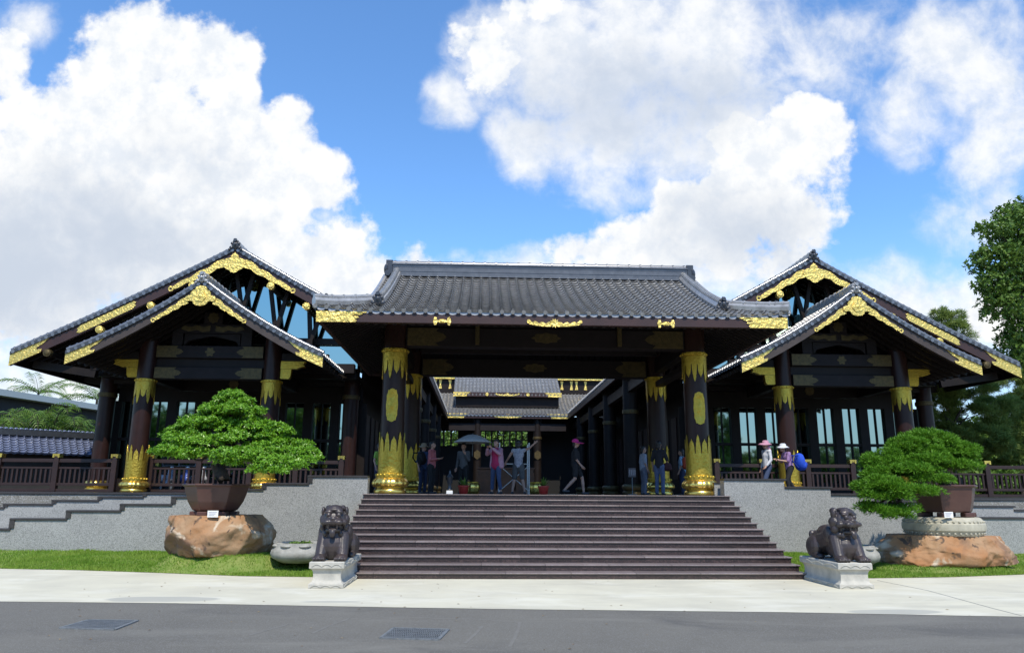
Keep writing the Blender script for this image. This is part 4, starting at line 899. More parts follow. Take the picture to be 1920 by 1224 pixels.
# ---- right bonsai: juniper
BY=2.05
sc=(PX(1800,900)-PX(1700,900)).length/100
bon2=thing('bonsai_tree',tuple(PX(1770,908)),'juniper bonsai with fine needles trailing down to the left of its brown pot','bonsai')
pads=[(1735,826,38,22,.1),(1715,838,44,24,.0),(1765,832,42,26,.15),(1690,852,40,20,-.1),(1740,852,60,28,.05),(1790,852,40,26,.15),(1803,866,24,20,.1),(1818,874,12,10,.05),(1655,866,34,18,-.1),(1680,872,44,18,-.2),(1640,876,18,12,-.1),(1735,868,56,22,-.25),(1785,878,40,18,-.1),
(1668,886,34,14,-.5),(1722,886,34,16,-.7),(1745,900,36,10,-.75),(1640,892,18,10,-.5),(1625,920,20,16,-.7),(1650,912,34,18,-.9),(1672,918,34,20,-1.0),(1640,932,24,12,-.9),(1712,924,34,10,-1.05),(1740,925,20,7,-1.05),(1680,934,24,10,-1.1),
(1628,955,16,8,-.8),(1655,962,28,10,-.95),(1680,968,22,11,-1.05),(1700,960,18,9,-1.0),(1740,850,60,30,.6),(1690,880,50,26,.45),(1650,900,26,20,.2),(1780,862,44,24,.6)]
Cs=[];Ns=[]
for x,y,rx,rz,dy in pads:
    c=PX(x,y,dy); n=int(260+rx*rz*1.7); p,d=clump_pad(c,(rx*sc*.88,rx*sc*.62,rz*sc*.74),int(n*1.0),int(6+rx*.30),.165,-.25); Cs.append(p);Ns.append(d+np.array([0,-.1,.25]))
tr=MB(); branch_tubes(tr,wobble(PX(1772,910),PX(1745,860,.1),6,.2,1),.16,.11); branch_tubes(tr,wobble(PX(1745,860,.1),PX(1735,830,.1),5,.1,2),.10,.03); branch_tubes(tr,wobble(PX(1760,895,.0),PX(1665,925,-.9),7,.2,4),.09,.04); branch_tubes(tr,wobble(PX(1700,915,-.7),PX(1660,958,-.9),6,.15,6),.06,.02)
for i,(x,y,rx,rz,dy) in enumerate(pads): branch_tubes(tr,wobble(PX(1750-(0 if y<895 else 70),880 if y<895 else 922,.0 if y<895 else -.7),PX(x,y+rz*.4,dy),5,.12,i+3),.04,.014,6)
tr.build('trunk',BARK,bon2,smooth=180)
leaf_cloud('crown',np.concatenate(Cs),np.concatenate(Ns),.085,5,.16,.95,LEAFJ,bon2,jit=.30)
# ---- rocks
def rock(cx,cy,hx,hy,zb,zt,seed,label,kind):
    """flat-topped boulder: a squared block carved by several noise scales and a few cleaving planes"""
    bm=bmesh.new(); bmesh.ops.create_cube(bm,size=2); bmesh.ops.subdivide_edges(bm,edges=bm.edges,cuts=40,use_grid_fill=True)
    hz=(zt-zb)/2; cz=(zt+zb)/2; sv=Vector((seed*3.1,seed,seed*.7)); R_=random.Random(int(seed*10))
    planes=[]
    for k in range(22):
        a=R_.uniform(0,6.283); e=R_.uniform(-.2,.4); nv=Vector((math.cos(a)*math.cos(e),math.sin(a)*math.cos(e),math.sin(e))); planes.append((nv,R_.uniform(.80,1.02)*(.98 if e>.2 else 1)))
    for v in bm.verts:
        p=v.co.copy(); l=(abs(p.x)**9+abs(p.y)**7+abs(p.z)**9)**(1/8.5); p/=l
        for nv,dd in planes:
            ex=p.dot(nv)-dd
            if ex>0: p-=nv*ex*.97
        pw=Vector((p.x*hx,p.y*hy,p.z*hz)); n1=mnoise.noise(pw*1.0+sv); n2=abs(mnoise.noise(pw*2.3+sv)); n3=mnoise.noise(pw*5+sv); n4=mnoise.noise(pw*12+sv)
        d=1+.07*n1-.075*n2+.03*n3+.016*n4-.035*(1-abs(mnoise.noise(pw*1.7+sv*1.3)))**6-.02*(1-abs(mnoise.noise(pw*4.1-sv)))**8
        x,y,z=p.x*d,p.y*d,p.z*(1+.06*n1 if p.z<.5 else 1+.02*n3)
        und=.03*max(0,-z)*(1-.5*n1)
        if kind==0: x+= .0 if x>0 else -.05*(1-z)*.5; z+=.04*(x>0)*x
        else: z=z*(1-.12*max(0,x))-.06*max(0,-x)*(z>0); und*=.6
        v.co=Vector((cx+x*hx*(1-und),cy+y*hy*(1-und),cz+z*hz))
    me=bpy.data.meshes.new('boulder'); bm.to_mesh(me); bm.free(); me.shade_smooth(); me.set_sharp_from_angle(angle=math.radians(38))
    return tag(link_mesh('boulder',me,ROCKM,None),label,'boulder')
ROCKM=mat('ochre_rock_patched',(.33,.215,.12),.75,var=(.33,.14,.045),vscale=1.3,bump=1.0,bscale=6)
t=ROCKM.node_tree; b=t.nodes['Principled BSDF']; src=b.inputs['Base Color'].links[0].from_socket; geo=t.nodes.new('ShaderNodeTexCoord').outputs['Object']
for sc_,lo,hi,colr,det in((.8,.50,.60,(.15,.085,.05),8),(1.9,.58,.66,(.50,.41,.30),8),(3.4,.62,.67,(.09,.055,.035),10)):
    no=t.nodes.new('ShaderNodeTexNoise'); no.inputs['Scale'].default_value=sc_; no.inputs['Detail'].default_value=det; no.inputs['Distortion'].default_value=.8; t.links.new(geo,no.inputs['Vector'])
    mr=t.nodes.new('ShaderNodeMapRange'); t.links.new(no.outputs[0],mr.inputs[0]); mr.inputs[1].default_value=lo; mr.inputs[2].default_value=hi
    mm=t.nodes.new('ShaderNodeMix'); mm.data_type='RGBA'; t.links.new(mr.outputs[0],mm.inputs[0]); t.links.new(src,mm.inputs[6]); mm.inputs[7].default_value=(*colr,1); src=mm.outputs[2]
t.links.new(src,b.inputs['Base Color'])
rl0,rl1=at(303,1000,1.9),at(517,1000,1.9); zt_=at(410,966,1.6).z; zb_=at(410,1044,1.0).z-.05
rock((rl0.x+rl1.x)/2,1.95,(rl1.x-rl0.x)/2,.92,zb_,zt_,1.3,'ochre and brown boulder carrying the left bonsai pot',0)
rr0,rr1=at(1632,1020,2.0),at(1902,1020,2.0); zt2=at(1760,1002,1.7).z; zb2=at(1760,1062,1.05).z-.05
rock((rr0.x+rr1.x)/2,2.05,(rr1.x-rr0.x)/2,.98,zb2,zt2,4.7,'long orange-brown boulder carrying the right bonsai and its stone drum',1)
# ---- pots
def pot(px0,px1,ytop,ybot,Y,n,prof,label,rot,feet=True):
    a=at(px0,ytop,Y);b=at(px1,ytop,Y); R_=(b.x-a.x)/2; c=Vector(((a.x+b.x)/2,Y,at((px0+px1)/2,ybot,Y).z)); H=at((px0+px1)/2,ytop,Y).z-c.z
    root=thing('bonsai_pot',tuple(c),label,'plant pot')
    fl=R_*.08; f0=H*.14
    o=MB().lathe((c.x,c.y,c.z+f0),[(r*R_,z*(H-f0)) for r,z in prof],n,rot=rot).build('bowl',POT,root,bevel=.012)
    MB().lathe((c.x,c.y,c.z+H*.9),[(R_*.86,0),(R_*.86,.02)],n,rot=rot).build('soil',mat('pot_soil',(.03,.025,.018),.95),root)
    f=MB()
    for k in range(n):
        t=2*math.pi*(k)/n+rot; r=prof[0][0]*R_*.92; f.box(c.x+math.cos(t)*r-.11,c.x+math.cos(t)*r+.11,c.y+math.sin(t)*r-.11,c.y+math.sin(t)*r+.11,c.z,c.z+f0-.003)
        f.build('foot',POT,root,bevel=.015); f=MB()
    return root,c,R_
pot(345,470,907,966,1.9,6,[(.58,0),(.66,.06),(.80,.35),(.88,.65),(.93,.9),(1.0,.93),(1.0,1.0),(.90,1.0),(.86,.88)],'brown hexagonal clay pot holding the broad-leaved bonsai',math.radians(12))
pot(1708,1828,909,968,2.05,6,[(.72,0),(.76,.04),(.84,.4),(.91,.8),(.92,.9),(1.0,.93),(1.0,1.0),(.90,1.0),(.88,.88)],'brown hexagonal clay pot holding the juniper bonsai',math.radians(-8))
# stone drum under the right pot
a=at(1700,985,2.05);b=at(1836,985,2.05); R_=(b.x-a.x)/2; cx=(a.x+b.x)/2; z1=at(1768,968.5,2.05).z; z0=at(1768,1002,2.05).z; h=z1-z0
dr=thing('stone_drum',(cx,2.05,z0),'low cream stone drum with studded rims under the juniper pot','stone drum')
MB().lathe((cx,2.05,z0),[(R_*.9,0),(R_*.93,h*.08),(R_*.94,h*.2),(R_*.99,h*.3),(R_*1.0,h*.5),(R_*.99,h*.66),(R_*.95,h*.72),(R_*.95,h*.82),(R_*.90,h*.95),(R_*.86,h)],64).build('body',DRUM,dr,smooth=40)
s_=MB()
for k in range(44):
    t=2*math.pi*k/44
    for zz_,r_ in((.14,.945),(.77,.955)): s_.ell((cx+math.cos(t)*R_*r_,2.05+math.sin(t)*R_*r_,z0+h*zz_),(.03,.03,.025),8,5)
s_.build('stud_band',DRUM,dr,smooth=60)
# name cards
for (x,y,w,h_,Y,lab) in((399,963,18,11,1.2,'small white name card propped below the left bonsai pot'),(1779,964.5,16,10,1.22,'small white name card propped on the stone drum below the juniper pot')):
    p=at(x,y,Y); k=sc; root=thing('name_card',tuple(p),lab,'card'); W2=w*.0065; H2=h_*.0065
    MB().box(p.x-W2,p.x+W2,Y,Y+.012,p.z-H2,p.z+H2).build('card',WHITEP,root)
    MB().box(p.x-W2*.3,p.x+W2*.3,Y+.013,Y+.10,p.z-H2,p.z-H2+.015).build('stand',STEEL,root)
    q_=MB()
    for i in range(3): q_.box(p.x-W2*.75,p.x+W2*(.7-.2*i),Y-.003,Y-.001,p.z+H2*(.5-.45*i)-.006,p.z+H2*(.5-.45*i)+.006)
    q_.build('writing',mat('grey_ink',(.35,.35,.4),.8),root)
# ---- stone lotus bowls
def bowl(px0,px1,y0,y1,Y,label):
    a=at(px0,y0,Y);b=at(px1,y0,Y); R_=(b.x-a.x)/2; cx=(a.x+b.x)/2; z1=at((px0+px1)/2,y0+4,Y).z; z0=at((px0+px1)/2,y1,Y).z; h=z1-z0
    root=thing('stone_bowl',(cx,Y,z0),label,'stone bowl','carved stone lotus bowls')
    lob=lambda t,z: 1+.03*abs(math.cos(4*t))*(1 if z>h*.2 else 0)
    vs=[(R_*.62,0),(R_*.72,h*.06),(R_*.95,h*.25),(R_*1.0,h*.45),(R_*.97,h*.62),(R_*.86,h*.8),(R_*.84,h*.98),(R_*.80,h*1.0),(R_*.66,h*.99),(R_*.60,h*.9),(R_*.58,h*.75)]
    MB().lathe((cx,Y,z0),vs,96,mod=lob).build('bowl',STON,root,smooth=45)
    for k in range(8):
        t=2*math.pi*(k+.5)/8; l=MB(); c=Vector((cx+math.cos(t)*R_*.84,Y+math.sin(t)*R_*.84,z0+h*.86)); l.ell(c,(R_*.22,R_*.13,h*.09),12,8,Matrix.Rotation(t+math.pi/2,3,'Z')); l.build('rim_petal',STON,root,smooth=60)
    p,d=pad_points((cx,Y,z0+h*.78),(R_*.5,R_*.5,.09),500,0.); leaf_cloud('water_plant',p,d,.05,3,.5,.5,LEAFT,root)
bowl(511,618,1012,1053,1.5,'weathered stone lotus bowl on the grass beside the left lion')
bowl(1548,1642,1017,1058,1.5,'weathered stone lotus bowl half hidden behind the right lion')
# ================================================================== lions
def lion(cx,cy,z,label,yaw,mir):
    root=thing('lion_statue',(cx,cy,z),label,'statue','guardian lion statues')
    b=MB(); X=lambda x:x*mir
    E=lambda c,r,rot=None:b.ell((X(c[0]),c[1],c[2]),r,14,10,rot); K=lambda p,q,r0,r1:b.cap((X(p[0]),p[1],p[2]),(X(q[0]),q[1],q[2]),r0,r1,12)
    E((0,-.30,.36),(.27,.25,.34)); E((0,-.40,.25),(.25,.20,.26)); E((0,-.1,.2),(.2,.35,.2)); K((0,-.25,.50),(0,-.36,.72),.20,.17); K((0,-.1,.42),(0,.52,.30),.24,.26); E((0,.62,.30),(.26,.24,.26))
    for s in(-1,1):
        E((s*.22,.52,.22),(.14,.27,.22)); K((s*.25,.62,.10),(s*.25,.28,.05),.075,.06); E((s*.25,.22,.05),(.085,.13,.055))
        K((s*.17,-.36,.42),(s*.20,-.52,.10),.135,.11); E((s*.20,-.58,.06),(.12,.15,.07))
        for k in range(4): E((s*.20+(k-1.5)*.060,-.70,.042),(.033,.06,.04))
        E((s*.24,-.2,.5),(.09,.16,.16))
        for k in range(3): E((s*.24,.20+k*.03,.06),(.03,.04,.03))
    for k in range(9): E((0,-.08+k*.085,.64-.012*k*k*.35),(.035,.04,.05))      # crest along the spine
    E((0,.88,.36),(.13,.09,.17)); E((.08,.9,.44),(.07,.06,.09)); E((-.08,.9,.44),(.07,.06,.09)); E((0,.93,.30),(.09,.05,.10)); E((0,.30,.50),(.20,.34,.17))
    Rz=Matrix.Rotation(yaw,3,'Z'); hc=Vector((0,-.40,.76))
    def H(p): return hc+Rz@(Vector(p)*1.1)
    def HE_(p,r,rot=None): q=H(p); b.ell((q.x,q.y,q.z),tuple(k*1.1 for k in r),14,10,Rz if rot is None else Rz@rot)
    HE_((0,0,.0),(.205,.19,.185)); HE_((0,-.15,-.045),(.165,.13,.085)); HE_((0,-.12,-.185),(.135,.125,.05)); HE_((0,-.24,.0),(.062,.04,.045)); HE_((0,-.02,-.14),(.15,.12,.10))
    HE_((0,-.10,.15),(.15,.09,.05)); HE_((0,-.23,-.24),(.05,.04,.07)); HE_((0,-.02,.19),(.12,.14,.045))
    for s in(-1,1):
        HE_((s*.085,-.145,.115),(.075,.05,.035)); HE_((s*.085,-.175,.06),(.043,.035,.04)); HE_((s*.095,-.245,-.055),(.075,.045,.045)); HE_((s*.20,.02,.12),(.035,.06,.085)); HE_((s*.2,.04,-.02),(.06,.10,.09)); HE_((s*.19,.02,-.14),(.06,.09,.07))
        HE_((s*.17,-.08,-.06),(.06,.08,.06)); HE_((s*.15,-.02,-.24),(.05,.07,.06)); HE_((s*.075,-.235,-.125),(.017,.017,.05)); HE_((s*.13,-.10,-.25),(.035,.04,.05)); HE_((s*.12,.1,.17),(.06,.08,.06))
    b.v=[(v[0]+cx,v[1]+cy,v[2]+z) for v in b.v]
    sculpt('body',b,LION,root,voxel=.0105,it=2,fac=.5)
    return root
PEDZ=.47
def pedestal(cx,cy,w,l,label):
    root=thing('lion_pedestal',(cx,cy,0),label,'pedestal','carved stone pedestals under the lions'); y0,y1=cy-l/2,cy+l/2
    def ring(pr):
        b=MB(); 
        for k,(o,z) in enumerate(pr):
            b.v+=[(cx-w/2-o,y0-o,z),(cx+w/2+o,y0-o,z),(cx+w/2+o,y1+o,z),(cx-w/2-o,y1+o,z)]
            if k: a=(k-1)*4; b.f+=[(a+i,a+(i+1)%4,a+4+(i+1)%4,a+4+i) for i in range(4)]
        n=len(pr); b.f+=[(3,2,1,0),tuple(range(4*n-4,4*n))]; return b
    ring([(-.005,.004),(.0,.01),(.0,.075),(-.012,.085)]).build('plinth',MARB,root)
    ring([(-.014,.0855),(-.05,.115),(-.062,.15),(-.068,.22),(-.062,.29),(-.045,.325),(-.02,.345)]).build('waist',MARB,root,smooth=40)
    ring([(-.012,.346),(.0,.355),(.0,.455),(-.01,.47)]).build('top_slab',MARB,root)
    c=MB()
    def scroll(x0,x1,y,z,h,ax):
        pts=[]
        for k in range(25):
            t=k/24; s=x0+(x1-x0)*t; zz_=z+h*abs(math.sin(t*math.pi*3)); pts.append((s,y,zz_) if ax=='x' else (y,s,zz_))
        c.tube(pts,.009,6)
    scroll(cx-w/2+.05,cx+w/2-.05,y0-.002,.385,.04,'x'); scroll(cx-w/2+.04,cx+w/2-.04,y0-.002,.02,.035,'x'); 
    for s in(-1,1): scroll(y0+.06,y1-.06,cx+s*(w/2+.002),.385,.04,'y'); scroll(y0+.06,y1-.06,cx+s*(w/2+.002),.02,.035,'y')
    c.build('carved_scroll',MARB,root,smooth=60)
pedestal(-4.70,-.52,.64,2.02,'pale stone pedestal under the left lion'); pedestal(5.22,-.68,.66,1.74,'pale stone pedestal under the right lion, its side in shade')
lion(-4.68,-.72,PEDZ,'dark polished guardian lion left of the stairs, mouth open, facing the road',math.radians(4),1)
lion(5.25,-.78,PEDZ,'dark polished guardian lion right of the stairs, head turned to the right',math.radians(16),1)
# ================================================================== garden wall, building and trees to the left
def line_roof(root,A,B,half,ze,zr,pitch,rows,m):
    A=Vector(A);B=Vector(B); d=(B-A).normalized(); n=Vector((-d.y,d.x,0)); L=(B-A).length
    for s in(-1,1):
        def f(u,t,s=s):
            u=np.asarray(u,float); off=s*half*t
            return np.stack([A.x+d.x*u+n.x*off,A.y+d.y*u+n.y*off,np.full_like(u,zr-(zr-ze)*(1.1*t-.1*t*t))],1)
        tile_slope('roof_tiles',m,root,lambda u,t:nrm_of(f,u,t),0,L,pitch,rows)
gw=thing('garden_wall',(-26,20,0),'garden wall under a blue-grey tiled coping at the far left','wall')
A_=at(-160,840,17.5);B_=at(235,840,23.); A_.z=B_.z=0
line_roof(gw,A_,B_,1.0,3.42,4.25,.30,7,BTILE)
d_=(B_-A_).normalized(); w_=MB(); w_.bar((A_.x,A_.y,1.7),(B_.x,B_.y,1.7),.5,3.4); w_.build('wall_face',CONW,gw)
r_=MB(); r_.bar((A_.x,A_.y,4.36),(B_.x,B_.y,4.36),.34,.26); r_.build('ridge',TILED,gw)
r_=MB(); L_=(B_-A_).length
for k in range(int(L_/.2)): p=A_+d_*(k*.2); r_.ell((p.x,p.y,4.53),(.08,.12,.06),8,6)
r_.build('ridge_tile',BTILE,gw,smooth=60)
bd=thing('low_building',(-40,45,0),'long grey low building with a pale flat roof edge behind the palms','building')
A_=at(-330,700,27.);B_=at(330,780,58.); zt_=8.35
d_=(B_-A_); d_.z=0; L_=d_.length; d_.normalize(); n_=Vector((-d_.y,d_.x,0))
def bpt(u,o,z): return (A_.x+d_.x*u+n_.x*o,A_.y+d_.y*u+n_.y*o,z)
def bbox(b,u0,u1,o0,o1,z0,z1):
    vs=[bpt(u,o,z) for z in(z0,z1) for u,o in((u0,o0),(u1,o0),(u1,o1),(u0,o1))]; b.add(vs,[(0,3,2,1),(4,5,6,7),(0,1,5,4),(1,2,6,5),(2,3,7,6),(3,0,4,7)])
b=MB(); bbox(b,0,L_,.8,10,0,zt_-.02); b.build('wall',CONW,bd)
b=MB(); bbox(b,-.5,L_+.5,0,11,zt_,zt_+.45); b.build('roof',ROOFE,bd)
pa=at(196,800,46.); 
def prj(P): d=Vector(P)-CAM; return 960+FPX*d.dot(RT)/d.dot(FW),612-FPX*d.dot(UP)/d.dot(FW)
u_=min((k*.1 for k in range(int(L_*10))),key=lambda k:abs(prj(bpt(k,.4,6))[0]-199)); pz_=min((k*.05 for k in range(200)),key=lambda k:abs(prj(bpt(u_,.4,k))[1]-803)); pa=Vector((0,0,pz_))
ac=thing('air_conditioner',bpt(u_,.4,pa.z-.9),'white air conditioner unit on the grey building wall beside the column','air conditioner')
b=MB(); bbox(b,u_-.5,u_+.5,.25,.79,pa.z-.55,pa.z+.55); b.build('case',WHITEP,ac,bevel=.03)
b=MB(); c_=Vector(bpt(u_,.245,pa.z)); b.cyl(c_,c_-n_*.04,.38,n=20); b.build('fan_grille',CONW,ac)
def frond(V,base,dirv,L,up,droop,nl,lw):
    p=Vector(base);d=Vector(dirv).normalized(); side=d.cross(Vector((0,0,1)))
    side.normalize(); pts=[]
    for k in range(nl+1):
        t=k/nl; pts.append(p+d*(L*t*(1-.15*t))+Vector((0,0,up*L*t-droop*L*t*t)))
    for k in range(1,nl):
        t=k/nl; a=(pts[k+1]-pts[k-1]).normalized(); ll=lw*L*math.sin(math.pi*(.12+.85*t))**.7
        for s in(-1,1):
            q=(side*s+a*.55+Vector((0,0,-.25+random.uniform(-.15,.15)))).normalized(); tip=pts[k]+q*ll; w=a*(L/nl*.42)
            V+=[tuple(pts[k]-w),tuple(pts[k]+q*ll*.5+Vector((0,0,.05*L))-w*.6),tuple(tip),tuple(pts[k]+q*ll*.5+Vector((0,0,.05*L))+w*.6)]
    return pts
def palm(name,x,y,z0,zc,nf,L,label,group,stem=.12,up=.9,droop=1.05,nl=22,lw=.28,multi=1):
    root=thing(name,(x,y,z0),label,'palm',group); V=[]; st=MB()
    for m_ in range(multi):
        ox,oy=(random.uniform(-.5,.5)*multi*.3,random.uniform(-.5,.5)*.6) if multi>1 else (0,0); zz_=zc*(.75+.25*random.random()) if multi>1 else zc
        st.tube([(x+ox*.3,y+oy*.3,z0),(x+ox*.7,y+oy,z0+(zz_-z0)*.6),(x+ox,y+oy,zz_)],[stem,stem*.8,stem*.6],8)
        for k in range(nf):
            a=6.283*k/nf+random.uniform(-.3,.3); pts=frond(V,(x+ox,y+oy,zz_),(math.cos(a),math.sin(a),0),L*random.uniform(.8,1.1),up*random.uniform(.4,1.3),droop,nl,lw); st.tube(pts,[.03*(1-.7*i/nl) for i in range(nl+1)],4)
    st.build('stem',BARK,root,smooth=60); np_mesh('crown',V,np.arange(len(V)).reshape(-1,4),LEAFK,root)
for i,(px_,py_) in enumerate(((8,800),(40,785),(88,795),(128,785),(170,808))):
    p=at(px_,py_,26.+i*.9); palm('areca_palm',p.x,p.y,0,p.z-.6,9,2.9,'bushy green palm clump above the tiled garden wall','palms above the garden wall',.07,up=1.35,droop=1.25,multi=3)
for px_,py_ in((72,738),(182,750)):
    p=at(px_,py_,66.); palm('coconut_palm',p.x,p.y,0,p.z,12,5.2,['palm crown standing up behind the pale roof edge, the further left','palm crown behind the pale roof edge, just left of the hall'][px_>100],'tall palms behind the grey building',.2,up=.8,droop=.75,nl=26,lw=.2)
# ================================================================== trees
def tree(name,base,clumps,m,label,leaf,k,asp,tilt,dens,trunk=.3,group=None,low=-.9,jit=.8,cat='tree',nbr=14):
    """clumps: (centre, radii). Leaves spread through every clump, limbs reach each of them"""
    root=thing(name,tuple(base),label,cat,group); Cs=[];Ns=[]
    top=max(clumps,key=lambda c:c[0][2])[0]; tr=MB(); fork=Vector((base[0]*.6+top[0]*.4,base[1]*.6+top[1]*.4,base[2]+(top[2]-base[2])*.55))
    branch_tubes(tr,wobble(base,fork,6,.4,base[0]),trunk,trunk*.6,10); branch_tubes(tr,wobble(fork,top,6,.3,base[1]),trunk*.6,trunk*.08,8)
    for i,(c,r) in enumerate(clumps):
        n=int(dens*r[0]*r[2]); p,d=clump_pad(c,tuple(np.array(r)*.85),n,9,min(r)*.42,low) if m is LEAFP else pad_points(c,r,n,low,.25); Cs.append(p);Ns.append(d+np.array([0,0,.3]))
        if i<nbr: branch_tubes(tr,wobble(fork.lerp(Vector(base),random.uniform(-.25,.2)) if i%2 else fork.lerp(Vector(top),random.uniform(0,.5)),c,5,.3,i+base[0]),trunk*.3,trunk*.05,6)
    tr.build('trunk',BARK,root,smooth=180)
    leaf_cloud('crown',np.concatenate(Cs),np.concatenate(Ns),leaf,k,asp,tilt,m,root,jit=jit)
    return root
def pxcl(L,Y,dz=.9):
    o=[]
    for (x,y,rx,rz,dy) in L:
        c=at(x,y,Y+dy); s=(at(x+50,y,Y+dy)-at(x-50,y,Y+dy)).length/100; o.append((tuple(c),(rx*s,rx*s*dz,rz*s)))
    return o
bt=at(1995,930,15.); bt.z=0
tree('broadleaf_tree',bt,pxcl([(1935,395,36,28,0),(1900,410,34,26,-.5),(1868,432,38,16,-.6),(1915,450,50,30,0),(1880,485,50,24,-.8),(1860,480,30,16,-.8),(1900,525,54,34,-.3),(1862,530,28,20,-.8),(1885,575,42,26,-.6),(1935,560,50,40,.5),(1960,480,60,60,.8),(1915,615,34,26,-.2),(1870,560,20,14,-.9),(1900,645,28,18,0),(1890,680,36,18,.3),(1930,660,30,40,.6),(1990,420,60,70,.6),(1990,560,60,70,.6)],15.),LEAFT,'tall dark broadleaf tree reaching into the picture at the right edge',.17,6,.5,.5,500,.3)
pt=at(1790,930,26.); pt.z=0
pinep=[(1785,600,22,16,0),(1765,592,18,12,.3),(1800,618,26,14,-.3),(1765,628,26,14,.2),(1790,650,34,16,0),(1815,630,14,9,.4)]
tree('pine_tree',pt,pxcl(pinep,26.),LEAFP,'pine whose tip rises above the right hall roof',.30,12,.085,.7,520,.16)
pt=at(1795,930,19.); pt.z=0
tree('pine_tree',pt,pxcl([(1790,700,50,24,0),(1760,735,44,22,.4),(1820,740,50,26,-.3),(1770,775,46,24,-.3),(1830,785,54,28,.2),(1790,815,46,24,.3),(1750,810,34,22,.6),(1850,830,50,26,-.4),(1800,850,60,22,.5),(1870,760,44,30,.6)],19.),LEAFP,'soft green pine with a pale trunk behind the right railing',.28,12,.085,.7,560,.14)
pt=at(1905,930,22.); pt.z=0
tree('pine_tree',pt,pxcl([(1895,735,50,30,0),(1930,770,50,36,.4),(1885,800,50,30,-.3),(1925,830,56,34,.3),(1880,845,50,28,.4),(1940,720,40,40,0),(1915,870,50,24,0)],22.),LEAFP,'dense dark pine below the tall tree at the right edge',.28,12,.085,.7,560,.16)
hb=at(1860,930,34.); hb.z=0
tree('shrub_mass',hb,pxcl([(1700,860,60,46,0),(1770,860,60,52,1),(1840,855,60,60,0),(1910,850,60,70,1),(1980,850,60,70,0),(1700,905,70,26,-2),(1780,905,70,26,-2),(1860,908,70,26,-2),(1940,910,70,26,-2),(2020,900,60,30,-2)],34.),LEAFT,'dark shrubs filling the gap behind the pines at the right',.3,6,.5,.5,260,.2,cat='shrubs')
# trees across the road, seen mirrored in the glass
for i,(x,h,r) in enumerate(((-44,12,5.5),(-34,15,6),(-26,13,5.5),(-17,9,5),(-9,7,4.5),(0,5.5,4.5),(9,7,5),(17,6.5,5),(25,12,4.5),(33,7.5,5.5),(42,8,6))):
    y=-46-3*math.sin(i*2.1); c=[]
    for k in range(9): a=k*2.4; c.append(((x+math.cos(a)*r*.6,y+math.sin(a)*r*.5,h*(.35+.5*(k/9))),(r*.55,r*.5,h*.22)))
    tree('roadside_tree',(x,y,0),c,LEAFT,'leafy tree across the road, seen only as a reflection in the hall glass',.7,5,.6,.5,26,.3,group='trees across the road')
rt_=MB(); 
rg=at(940,815,66.); 
for i,(px_,h_) in enumerate(((800,818),(850,826),(905,815),(955,822),(1000,816))):
    p=at(px_,h_,72.); c=[((p.x+a,72+b_,p.z*k_),(2.6,2.2,2.2)) for a,b_,k_ in((-1.5,0,.5),(1.3,.5,.55),(0,-.5,.8),(.6,.3,.98))]
    tree('garden_tree',(p.x,72.,0),c,LEAFT,'green tree in the garden beyond the rear hall windows',.45,5,.5,.5,60,.2,group='garden trees beyond the rear windows')
